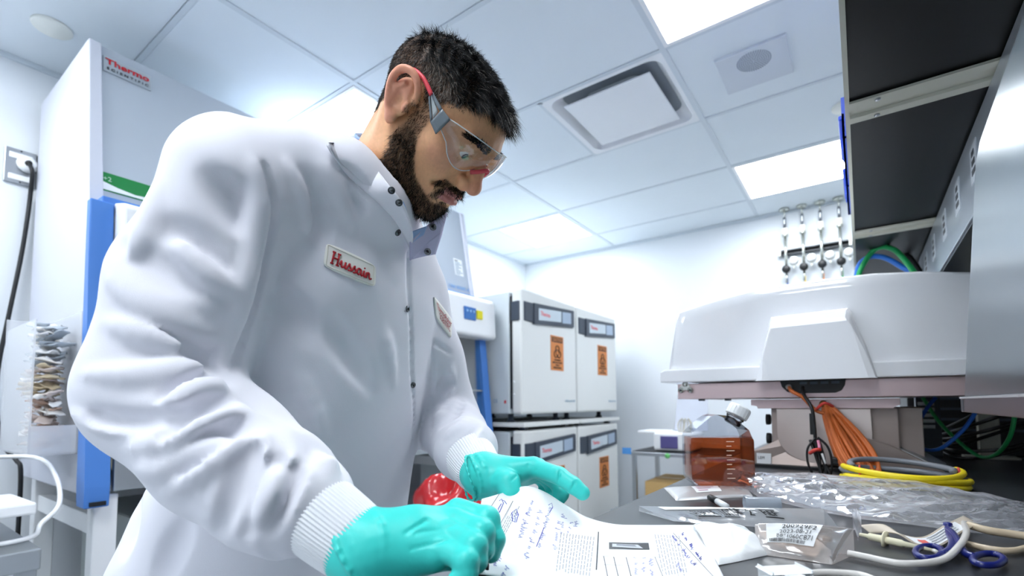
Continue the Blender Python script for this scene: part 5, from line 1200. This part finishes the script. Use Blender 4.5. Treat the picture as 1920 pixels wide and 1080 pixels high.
# ---- bottle of orange medium
bo = Vector((-.262, 1.115, BZ)); ex = Vector((.86, .51, 0)).normalized(); ey = Vector((-.51, .86, 0)).normalized()
bt = thing('media_bottle', bo, 'clear square plastic bottle half full of orange medium with a white cap', 'bottle')
L2 = lambda x, z, y=0.: bo+ex*x+ey*y+Z_*z
m_petg = thin_glass('clear petg', (.86, .88, .92), .12)
def slab(outline, d0, d1, bev, sm_=True):
    m_ = MB(); m_.prism([L2(x, z, d0) for x, z in outline], ey*(d1-d0), bev); return m_
def arc(cx2, cz, r, a0, a1, n=6): return [(cx2+r*math.cos(math.radians(a0+(a1-a0)*k/n)), cz+r*math.sin(math.radians(a0+(a1-a0)*k/n))) for k in range(n+1)]
W2 = .0645
shell = arc(-W2+.024, .026, .024, 180, 270)+arc(W2-.024, .026, .024, 270, 360)+arc(W2-.012, .098, .012, 0, 45)+[(.056, .122), (.026, .148), (.014, .153)]+[(-.008, .155), (-.02, .152), (-.052, .126)]+arc(-W2+.016, .106, .016, 130, 180, 4)
slab(shell, -.036, .036, .006).build('bottle_shell', m_petg, bt)
liq = arc(-W2+.026, .028, .023, 180, 270)+arc(W2-.026, .028, .023, 270, 360)+[(W2-.003, .1065), (-W2+.003, .1065)]
m_liq = thin_glass('orange medium', (.86, .36, .16), .08)
slab(liq, -.033, .033, .005).build('medium', m_liq, bt)
nk = L2(.036, .140); na = (ex*.5+Z_*.87).normalized()
MB().lathe(nk-na*.006, na, [(.017, 0), (.017, .012), (.019, .013), (.019, .017), (.0165, .018), (.0165, .03)], 24).build('neck', m_petg, bt)
MB().lathe(nk+na*.012, na, [(.0225, 0), (.0232, .002), (.0232, .020), (.0215, .0235), (0, .024)], 32).build('cap', m_white, bt)
for k in range(40):
    a = 2*math.pi*k/40; u_ = na.orthogonal().normalized(); w_ = na.cross(u_); r_ = u_*math.cos(a)+w_*math.sin(a); c = nk+na*.022+r_*.0232
    if k % 2 == 0: MB().obox(c, na*.009, na.cross(r_)*.0008, r_*.0006).build('cap_rib', m_white, bt)
m_grad = mat('graduation print', '#f0d8c4', .5)
for k in range(9): MB().prism([L2(.008, .022+.0095*k, -.0365), L2(.008+(.016 if k % 2 == 0 else .010), .022+.0095*k, -.0365), L2(.008+(.016 if k % 2 == 0 else .010), .0234+.0095*k, -.0365), L2(.008, .0234+.0095*k, -.0365)], -ey*.0004).build('graduation', m_grad, bt)

# ---- papers under the hands
far = [nA(903, 936, .66), nA(945, 924, .685), nA(985, 912, .695), nA(1020, 922, .69), nA(1060, 947, .685), nA(1100, 970, .685), nA(1150, 983, .70)]+[np.array(bz(x, 985, .004)) for x in (1205, 1260, 1310)]
near = [nA(862, 1112, .515), nA(905, 1118, .505), nA(950, 1122, .495), nA(1000, 1126, .485), nA(1060, 1130, .478), nA(1120, 1134, .472)]+[np.array(bz(x, y, .004)) for x, y in ((1190, 1140), (1255, 1140), (1325, 1140), (1385, 1140))]
FAR = smooth_path(far, 6); NEAR = smooth_path(near, 6); NP = len(FAR)-1
def paper_pt(s, q):
    i = min(NP-1e-6, max(0, s*NP)); k = int(i); f = i-k
    a = FAR[k].lerp(FAR[k+1], f); b = NEAR[k].lerp(NEAR[k+1], f); p = a.lerp(b, q)
    z_ = p.z-(.012*math.sin(math.pi*min(1, q*1.2)))*max(0, (a.z-BZ-.006)/.06) if a.z > BZ+.006 else p.z
    p.z = max(z_, BZ+.003+.0); return p
m_paper = mat('white paper', '#f4f6f8', .55, bump=.05, bscale=200)
pp = thing('paper_sheet', paper_pt(.6, .5), 'white printed sheet with blue handwriting curling up under the green gloves', 'paper')
MB().grid(paper_pt, NP, 30, .0006).build('sheet', m_paper, pp)
def pn(s, q):
    e = .01; a = paper_pt(min(1, s+e), q)-paper_pt(max(0, s-e), q); b = paper_pt(s, min(1, q+e))-paper_pt(s, max(0, q-e)); n_ = a.cross(b).normalized()
    return n_ if n_.z > 0 else -n_
def pq(x, y):
    """page coordinates of a photo pixel: search along the curled sheet"""
    best = None; r_ = Vector(ray(x, y)).normalized(); c0 = Vector(CAMP)
    for i in range(0, 61):
        for j in range(0, 41):
            p = PG[i][j]; d = (p-c0); t_ = d.dot(r_); e_ = (d-r_*t_).length_squared
            if best is None or e_ < best[0]: best = (e_, i/60, j/40)
    s0, q0 = best[1], best[2]; st = 1/80
    for _ in range(5):
        cand = [(s0+a*st, q0+b*st) for a in (-1, 0, 1) for b in (-1, 0, 1)]
        def er(sq):
            p = paper_pt(min(1, max(0, sq[0])), min(1, max(0, sq[1]))); d = p-c0; t_ = d.dot(r_); return (d-r_*t_).length_squared
        s0, q0 = min(cand, key=er); st /= 2
    return min(1, max(0, s0)), min(1, max(0, q0))
PG = [[paper_pt(i/60, j/40) for j in range(41)] for i in range(61)]
m_inkb = mat('blue ink', '#3a3fae', .6); m_inkk = mat('black print', '#3b3d44', .6); m_inkg = mat('grey print text', '#8b9099', .6)
def pline(pix, w, m_, name='ink_line', lift=.0008):
    """flat ribbon of ink along photo pixels lying on the sheet"""
    sq = [pq(*p) for p in pix]; P = [paper_pt(*t)+pn(*t)*lift for t in sq]; N_ = [pn(*t) for t in sq]; vs = []; fs = []
    for i, p in enumerate(P):
        t_ = (P[min(i+1, len(P)-1)]-P[max(i-1, 0)]); t_ = t_.normalized() if t_.length > 1e-9 else X_; sd = t_.cross(N_[i]).normalized()*w/2; vs += [p-sd, p+sd]
    for i in range(len(P)-1): fs.append((2*i, 2*i+1, 2*i+3, 2*i+2))
    return vs, fs
class Ink:
    def __init__(s, name, m_): s.mb = MB(); s.name = name; s.m = m_
    def line(s, pix, w=.0009): s.mb.add(*pline(pix, w, s.m)); return s
    def scrib(s, a, b, h, seed, w=.0008, gap=.18):
        """handwriting-like scribble from pixel a to b, letter height h px"""
        q = random.Random(seed); d = Vector((b[0]-a[0], b[1]-a[1])); L = d.length; t_ = d/L; n_ = Vector((-t_.y, t_.x)); x_ = 0.; cur = []
        while x_ < L:
            if q.random() < gap and len(cur) > 3:
                s.line(cur, w); cur = []; x_ += h*q.uniform(.5, .9); continue
            st = h*q.uniform(.16, .34); up = q.choice((.5, .5, .55, 1., -.4)); x_ += st
            c0 = Vector(a)+t_*x_; cur.append(tuple(c0-n_*h*.0+n_*h*q.uniform(-.05, .1))); cur.append(tuple(c0+t_*st*.4-n_*h*up*q.uniform(.7, 1)))
        if len(cur) > 2: s.line(cur, w)
        return s
    def done(s): return s.mb.build(s.name, s.m, pp)
INKS = []
def I1():
    INKS.append(Ink('handwriting', m_inkb)); return INKS[-1]
I1().scrib((998, 937), (988, 965), 8, 1).scrib((987, 958), (976, 1008), 10, 2).scrib((1012, 955), (985, 1046), 9, 3, gap=.3)
I1().scrib((1030, 950), (1010, 1024), 9, 4).line([(1028, 948), (1034, 944), (1036, 952), (1030, 962)]).line([(1020, 990), (1006, 1026)])
I1().scrib((1056, 962), (1050, 1000), 9, 5).scrib((1046, 975), (1038, 1030), 9, 6, gap=.35).scrib((1072, 978), (1066, 998), 8, 7).scrib((1080, 975), (1076, 992), 7, 8)
I1().line([(936, 940), (940, 936), (944, 944), (936, 962), (934, 955), (940, 945)], .001).line([(940, 938), (946, 940), (950, 946)])
I1().line([(960, 962), (968, 955), (972, 966), (968, 980), (961, 978), (960, 962)], .001).scrib((968, 960), (964, 978), 7, 9)
I1().scrib((1190, 1044), (1190, 1078), 8, 10).scrib((1204, 1044), (1206, 1080), 8, 11).scrib((1218, 1046), (1222, 1080), 8, 12).scrib((938, 1040), (925, 1060), 8, 13).scrib((952, 1060), (940, 1078), 8, 14)
I1().scrib((1258, 1005), (1300, 1060), 8, 15).scrib((1276, 1000), (1312, 1050), 8, 16).scrib((1268, 1055), (1275, 1072), 9, 17)
[k_.done() for k_ in INKS]
i2 = Ink('ruled_lines', m_inkk)
i2.line([(936, 928), (905, 975)], .0006).line([(962, 940), (918, 1020)], .0006).line([(1262, 1000), (1340, 1085)], .0008)
i2.line([(1132, 1044), (1140, 1085)], .0009).line([(1151, 1045), (1160, 1085)], .0009).line([(1174, 1046), (1184, 1085)], .0009).line([(1130, 1044), (1238, 1046)], .0009).line([(1132, 1060), (1184, 1062)], .0008).line([(1228, 1046), (1244, 1085)], .0007)
i2.scrib((897, 1060), (904, 1078), 8, 18, .001)
i2.done()
q3 = random.Random(8)
def para(nm, n, x0, y0, dx, dy, sl, ln):
    for k in range(n):
        ii = Ink('printed_line', m_inkg); a = 0.
        while a < 1-.1*q3.random():
            b = a+q3.uniform(.05, .13); f_ = lambda t: (x0+dx*k+sl*t, y0+dy*k+ln*t); ii.line([f_(a), f_(min(1, b))], .0008); a = b+.022
        ii.done()
para('a', 12, 1052, 1000, 5.6, .7, -9, 74); para('b', 9, 1228, 1003, 5.6, .3, 16, 76); para('c', 4, 974, 950, -7, 6, -32, 62)
ii = Ink('printed_heading', m_inkk); ii.line([(1122, 998), (1118, 1070)], .0013); ii.done()
def pquad(corn, name, m_, lift=.0009):
    sq = [pq(*c) for c in corn]; return MB().grid(lambda a, b: (lambda s_, q_: paper_pt(s_, q_)+pn(s_, q_)*lift)(*[sq[0][i]*(1-a)*(1-b)+sq[1][i]*a*(1-b)+sq[2][i]*a*b+sq[3][i]*(1-a)*b for i in (0, 1)]), 8, 6).build(name, m_, pp)
pquad([(1142, 1018), (1216, 1019), (1218, 1032), (1142, 1031)], 'printed_photo', mat('photo black', '#1d2024', .4))
pquad([(1148, 1021), (1196, 1023), (1206, 1030), (1148, 1027)], 'photo_tray', mat('photo grey', '#c7ccd0', .4), .0012)
pquad([(1156, 1022), (1190, 1024), (1194, 1027), (1156, 1025)], 'photo_detail', m_inkg, .0014)
# ---- crumple helper
def crumple(seed, n=7, lo=4, hi=16):
    r_ = np.random.default_rng(seed); K = r_.uniform(lo, hi, (n, 2))*r_.choice([-1, 1], (n, 2)); ph = r_.uniform(0, 6.28, n); w_ = r_.uniform(.4, 1, n)
    def f(s, q): return sum(w_[i]*(1-2*abs(math.sin((K[i][0]*s+K[i][1]*q+ph[i])*.5))) for i in range(n))/n
    return f
def quadmap(c):
    A, B, C2, D = [Vector(p) for p in c]
    return lambda s, q: A*(1-s)*(1-q)+B*s*(1-q)+C2*s*q+D*(1-s)*q
def pouch(name, corners, h, amp, m_, label, cat, seed=1, nu=40, nv=24, edge=.3, base=.001, th=0.):
    """sealed pouch: puffed quad lying on the bench; corners tl tr br bl (far-left first)"""
    t = thing(name, sum((Vector(c) for c in corners), Vector())/4, label, cat); mp = quadmap(corners); cr = crumple(seed)
    def env(s, q): return (math.sin(math.pi*s)**edge)*(math.sin(math.pi*q)**edge) if 0 < s < 1 and 0 < q < 1 else 0
    def topf(s, q): p = mp(s, q); e = env(s, q); p.z += base+h*e+amp*cr(s, q)*(.3+e*.7); p.z = max(p.z, BZ+base*.6); return p
    def botf(s, q): p = mp(s, q); p.z = BZ+base*.5; return p
    MB().grid(topf, nu, nv).build('upper_film', m_, t); MB().grid(botf, 6, 4).build('lower_film', m_, t)
    if corners[0][2] > BZ+.008 or corners[1][2] > BZ+.008: MB().grid(lambda s, q: topf(s, 0).lerp(botf(s, 0), q), nu, 4).build('back_film', m_, t)
    return t, topf
def ontop(topf, u0, u1, v0, v1, lift, name, m_, parent, nu=10, nv=8):
    return MB().grid(lambda s, q: topf(u0+(u1-u0)*s, v0+(v1-v0)*q)+Z_*lift+Vector((0, -lift*1.2, 0)), nu, nv).build(name, m_, parent)
def toptext(st, topf, u0, u1, v0, v1, lift, m_, parent, bold=0.):
    cu = bpy.data.curves.new('lettering', 'FONT'); cu.body = st; cu.size = 1; cu.offset = bold; cu.resolution_u = 2
    t = bpy.data.objects.new('lettering', cu); COL.objects.link(t); dg = bpy.context.evaluated_depsgraph_get(); dg.update()
    me = bpy.data.meshes.new_from_object(t.evaluated_get(dg)); bpy.data.objects.remove(t); bpy.data.curves.remove(cu)
    co = np.array([v_.co[:] for v_ in me.vertices]); lo, hi = co.min(0), co.max(0)
    for v_ in me.vertices:
        s2 = u0+(u1-u0)*(v_.co.x-lo[0])/(hi[0]-lo[0]); q2 = v1+(v0-v1)*(v_.co.y-lo[1])/(hi[1]-lo[1]); v_.co = topf(s2, q2)+Z_*lift+Vector((0, -lift*1.2, 0))
    me.materials.clear(); return obj('lettering', me, m_, parent)
m_film = film('clear film', '#f6f8ff', .44, .09, .9, 75); m_filmw = film('milky film', '#f1f0ef', .80, .25, .4, 60); m_tyv = mat('white pouch paper', '#eef0f1', .5, bump=.3, bscale=90)
# white wrapper beside the paper
w1, f1 = pouch('white_wrapper', [bz(1300, 984, .012), bz(1400, 992, .024), bz(1448, 1040), bz(1345, 1062)], .012, .012, m_tyv, 'white crumpled pouch paper beside the written sheet', 'wrapper', 3)
MB().tube([f1(s/20, .02)+Z_*.0005 for s in range(21)], .0008, 5).build('serrated_edge', m_tyv, w1)
# labelled bag
w2, f2 = pouch('labelled_bag', [bz(1415, 985, .030), bz(1600, 992, .030), bz(1560, 1060), bz(1424, 1040)], .010, .004, film('clear bag film', '#f7f0ec', .45, .10, .6, 60), 'clear bag with a white printed lot label on the bench', 'bag', 5, edge=.35)
lab2 = ontop(f2, .12, .72, .10, .78, .0012, 'lot_label', m_white, w2, 16, 10)
ik = mat('label ink', '#26262a', .6)
toptext('200929F2', f2, .30, .68, .20, .36, .0024, ik, w2, .01); toptext('2023-08-31', f2, .28, .64, .40, .52, .0024, ik, w2); toptext('BB*1060CB71', f2, .25, .68, .55, .67, .0024, ik, w2)
q_ = random.Random(5); x_ = .16
while x_ < .60:
    wv = q_.choice((.004, .007, .010)); ontop(f2, x_, x_+wv, .69, .77, .0024, 'barcode_bar', ik, w2, 1, 3); x_ += wv+q_.choice((.005, .009))
def hvec(v): v = Vector(v); return v
MB().grid(lambda s, q: bz(1600, 1002)+Vector((.010*s, -.03*s+.006*math.sin(7*q), .004+.030*q+.004*math.sin(9*s+3*q))), 10, 8).build('sealed_end', m_film, w2)
MB().grid(lambda s, q: quadmap([bz(1420, 1004), bz(1560, 1015), bz(1530, 1052), bz(1450, 1030)])(s, q)+Z_*(.003+.010*math.sin(math.pi*s)*math.sin(math.pi*q)), 14, 10, .004).build('contents', mat('beige contents', '#d9b9a2', .5), w2)
# long printed pouch
w3, f3 = pouch('printed_pouch', [bz(1198, 950, .008), bz(1545, 955, .032), bz(1580, 1000), bz(1262, 978)], .007, .003, film('pouch film', '#e6eaee', .45, .12, .7, 60), 'long sterile pouch with black printed symbols on the bench', 'pouch', 9, 60, 20, 1.0)
for st, a, b, c, d in (('REF', .64, .72, .35, .62), ('LOT', .40, .46, .40, .70), ('CE', .47, .52, .30, .60), ('STERILE', .22, .36, .45, .68), ('2', .55, .58, .4, .65)): toptext(st, f3, a, b, c, d, .0018, ik, w3, .02)
for a, b, c, d in ((.63, .73, .27, .31), (.63, .73, .66, .70), (.38, .47, .74, .78), (.22, .36, .74, .78)): ontop(f3, a, b, c, d, .0016, 'printed_box', ik, w3, 4, 3)
for k in range(6): ontop(f3, .14+.008*k, .144+.008*k, .5, .8, .0016, 'printed_line', m_inkg, w3, 2, 3)
ontop(f3, .10, .75, .10, .34, .0010, 'paper_backing', m_tyv, w3, 20, 4)
# flat packet behind
w4, f4 = pouch('flat_packet', [bz(1245, 916), bz(1400, 912), bz(1412, 932), bz(1268, 940)], .008, .002, m_filmw, 'flat white packet lying in front of the media bottle', 'packet', 12)
ontop(f4, .30, .62, .25, .75, .001, 'packet_label', m_white, w4); 
for k in range(3): ontop(f4, .34, .56-.05*k, .35+.13*k, .40+.13*k, .0018, 'packet_print', mat('pink print', '#c9a3b0', .6), w4, 3, 2)
cr_ = crumple(21)
MB().grid(lambda s, q: quadmap([bz(1340, 908), bz(1412, 910), bz(1410, 924), bz(1350, 924)])(s, q)+Z_*(.004+.010*abs(cr_(s*1.4, q*1.4))), 14, 8).build('crumpled_end', m_film, w4)
# marker pen and clear tube
mk = thing('marker_pen', bz(1345, 945), 'short black and white marker lying behind the printed pouch', 'pen')
a_, b_, c_ = bz(1330, 932, .008), bz(1345, 940, .008), bz(1362, 950, .008)
MB().tube([a_, a_.lerp(b_, .1), b_], [.004, .006, .006], 12).build('marker_cap', m_black, mk); MB().tube([b_, c_], .0055, 12).build('marker_barrel', m_white, mk)
tb = thing('clear_vial', bz(1420, 945), 'short clear plastic tube lying behind the printed pouch', 'tube')
a_, b_ = bz(1396, 944, .012), bz(1462, 946, .012); m_vial = film('vial plastic', '#cfdbe8', .5, .08, 0)
MB().tube([a_, b_], .0115, 20, cap=False).build('vial_wall', m_vial, tb); MB().tube([a_, a_.lerp(b_, .06)], .0128, 20, cap=False).build('vial_rim', m_vial, tb); MB().tube([b_, b_.lerp(a_, .04)], .011, 16).build('vial_end', m_vial, tb)
# ---- big clear bag with moulded tray
bg = thing('clear_plastic_bag', bz(1640, 940), 'large clear plastic bag holding a moulded tray across the bench', 'bag')
cA = [bz(1384, 892, .018), bz(1640, 905, .01), bz(1905, 946, .004), bz(2000, 965, .004)]; cB = [bz(1420, 928, .006), bz(1560, 962, .004), bz(1760, 990, .004), bz(1990, 1010, .004)]
TA, TB = smooth_path(cA, 8), smooth_path(cB, 8); cr1 = crumple(31, 13, 9, 48); cr2 = crumple(32, 8, 5, 20)
def bagtop(s, q):
    i = min(len(TA)-1.001, s*(len(TA)-1)); k = int(i); f = i-k; a = TA[k].lerp(TA[k+1], f); b = TB[k].lerp(TB[k+1], f); p = a.lerp(b, q)
    e = (math.sin(math.pi*min(max(q, .0), 1))**.5)*(math.sin(math.pi*min(1, .12+s*.85)))
    p.z += .006+.026*e*(1-.45*s)+.024*cr1(s, q)*(.3+e*(1-.4*s)); p.z = max(p.z, BZ+.003); return p
def bagbot(s, q):
    i = min(len(TA)-1.001, s*(len(TA)-1)); k = int(i); f = i-k; p = TA[k].lerp(TA[k+1], f).lerp(TB[k].lerp(TB[k+1], f), q); p.z = BZ+.002+.003*abs(cr2(s, q)); return p
MB().grid(bagtop, 190, 56).build('upper_film', m_film, bg); MB().grid(bagbot, 60, 12).build('lower_film', m_film, bg)
m_tray = film('tray plastic', '#eef2f8', .14, .05, .1)
def trayp(s, q, h): p = bagbot(.22+.62*s, .28+.50*q); p.z = BZ+.006+h; return p
MB().grid(lambda s, q: trayp(s, q, .012*min(1, 8*min(s, 1-s))*min(1, 5*min(q, 1-q))+.004*(1 if int(s*12) % 2 else 0)*(1 if .2 < q < .8 else 0)), 72, 12).build('moulded_tray', m_tray, bg)
for k in range(9): MB().tube([trayp(.08+.10*k, .15+.07*j, .014+.004*math.sin(j)) for j in range(11)], .0016, 5).build('tray_rib', m_tray, bg)
MB().lathe(bz(1530, 915, .01), Vector((.3, -.5, .8)), [(.024, 0), (.026, .006), (.020, .022), (.008, .028)], 20).build('moulded_dome', m_tray, bg)
MB().grid(lambda s, q: bz(1378, 880, .03)+(bz(1440, 925, .004)-bz(1378, 880, .03))*s+Vector((.03*q, .02*q, .012*math.sin(6*q+3*s)-.006*q)), 14, 10).build('torn_corner', m_film, bg)
# ---- tubing, strip label, luer rod
m_tub = mat('milky tubing', '#f0ede8', .2, alpha=.8); m_beige = mat('beige tubing', '#d6c4a8', .35); m_lu = mat('cream luer', '#e6e0c2', .4)
MB().tube(smooth_path([bz(1590, 1037, .006), bz(1625, 1044, .006), bz(1661, 1052, .006), bz(1703, 1057, .006), bz(1768, 1049, .008), bz(1800, 1022, .014), bz(1812, 998, .018), bz(1806, 980, .012)], 8), .0036, 10).build('milky_tube', m_tub, label='milky plastic tube snaking across the bench into the scissors', category='tube')
MB().tube(smooth_path([bz(1815, 984, .012), bz(1850, 994, .010), bz(1900, 1002, .008), bz(1960, 1010, .008)], 6), [.005]*19, 10).build('beige_tube', m_beige, label='beige rubber tube running off the right frame edge', category='tube')
MB().tube(smooth_path([bz(1808, 1018, .005), bz(1860, 1030, .005), bz(1905, 1032, .005), bz(1950, 1018, .005)], 6), .0038, 10).build('beige_tube', m_beige, label='thin beige tube curving behind the blue scissors', category='tube')
st = thing('beige_pouch_strip', bz(1720, 1000), 'wavy beige pouch strip with a red and white label', 'strip')
S1 = smooth_path([bz(1612, 985, .010), bz(1655, 984, .020), bz(1688, 1002, .010), bz(1730, 1008, .008), bz(1772, 985, .014), bz(1806, 968, .016)], 8)
MB().grid(lambda s, q: S1[min(len(S1)-1, int(round(s*(len(S1)-1))))]+Vector((.012, -.026, -.004))*q, len(S1)-1, 5, .0012).build('strip_body', mat('beige film', '#d9cdbb', .25, alpha=.92), st)
def s1p(s, q): i = s*(len(S1)-1.001); k = int(i); return S1[k].lerp(S1[k+1], i-k)+Vector((.012, -.026, -.004))*q+Z_*.0015
MB().grid(lambda s, q: s1p(.42+.45*s, .15+.75*q), 20, 4).build('strip_label', m_white, st)
MB().grid(lambda s, q: s1p(.50+.07*s, .4+.4*q)+Z_*.0008, 4, 3).build('red_print', mat('label red', '#d9685c', .5), st)
for k in range(4): MB().grid(lambda s, q: s1p(.60+.22*s, .25+.16*k+.05*q)+Z_*.0008, 6, 1).build('grey_print', m_inkg, st)
lr = thing('luer_connector', bz(1690, 1015), 'cream plastic luer connector rod with a round flange', 'connector')
a_, b_ = bz(1612, 1002, .008), bz(1750, 1032, .006)
MB().tube([a_, a_.lerp(b_, .12), a_.lerp(b_, .14), a_.lerp(b_, .6), a_.lerp(b_, .62), b_], [.0022, .0026, .0046, .0046, .0036, .0018], 12).build('rod', m_lu, lr)
fc = a_.lerp(b_, .37); MB().lathe(fc, b_-a_, [(.0105, -.001), (.0105, .001)], 20).build('flange', m_lu, lr)
MB().tube([b_, bz(1758, 1036, .005)], .0024, 10).build('tip_sleeve', m_tub, lr)
# ---- blue scissors
m_sc = mat('blue scissor plastic', '#1b2573', .3, coat=.3); scs = thing('scissors', bz(1800, 1040), 'blue plastic scissor clamp with two finger rings lying on the bench', 'scissors')
def ringpix(cx2, cy2, rx, ry, n=28):
    return [bz(cx2+rx*math.cos(2*math.pi*k/n), cy2+ry*math.sin(2*math.pi*k/n), .007) for k in range(n)]
MB().tube(ringpix(1742, 1035, 25, 11.5), .0036, 9, closed=True).build('finger_ring', m_sc, scs); MB().tube(ringpix(1853, 1049, 29, 11), .0036, 9, closed=True).build('finger_ring', m_sc, scs)
MB().tube(smooth_path([bz(1766, 1040, .007), bz(1782, 1030, .008), bz(1786, 1015, .009), bz(1778, 1000, .010), bz(1772, 990, .010)], 6), .0042, 9).build('arm', m_sc, scs)
MB().tube(smooth_path([bz(1826, 1044, .007), bz(1808, 1036, .008), bz(1798, 1018, .010), bz(1786, 1000, .012), bz(1776, 992, .012)], 6), .0042, 9).build('arm', m_sc, scs)
MB().tube([bz(1780, 1032, .008), bz(1802, 1033, .008)], .003, 8).build('ratchet', m_sc, scs)
MB().lathe(bz(1778, 998, .006), Z_, [(.005, 0), (.005, .012), (.003, .013)], 12).build('pivot', m_sc, scs)
# ---- white connector at the lower edge
wc = thing('white_connector', bz(1450, 1080), 'white plastic tube connector with its tube at the bottom edge', 'connector')
cd = (bz(1515, 1080)-bz(1420, 1085)).normalized(); sd = cd.cross(Z_)
MB().obox(bz(1472, 1082, .009), cd*.020, sd*.010, Z_*.007, .003).build('body', m_white, wc); MB().obox(bz(1478, 1076, .014), cd*.008, sd*.013, Z_*.0015, .001).build('wing', m_white, wc)
MB().tube([bz(1425, 1092, .008), bz(1455, 1086, .009)], .005, 10).build('spigot', m_white, wc)
MB().tube(smooth_path([bz(1500, 1078, .008), bz(1550, 1074, .006), bz(1610, 1078, .005), bz(1650, 1092, .005)], 6), .0038, 10).build('tube', m_tub, wc)
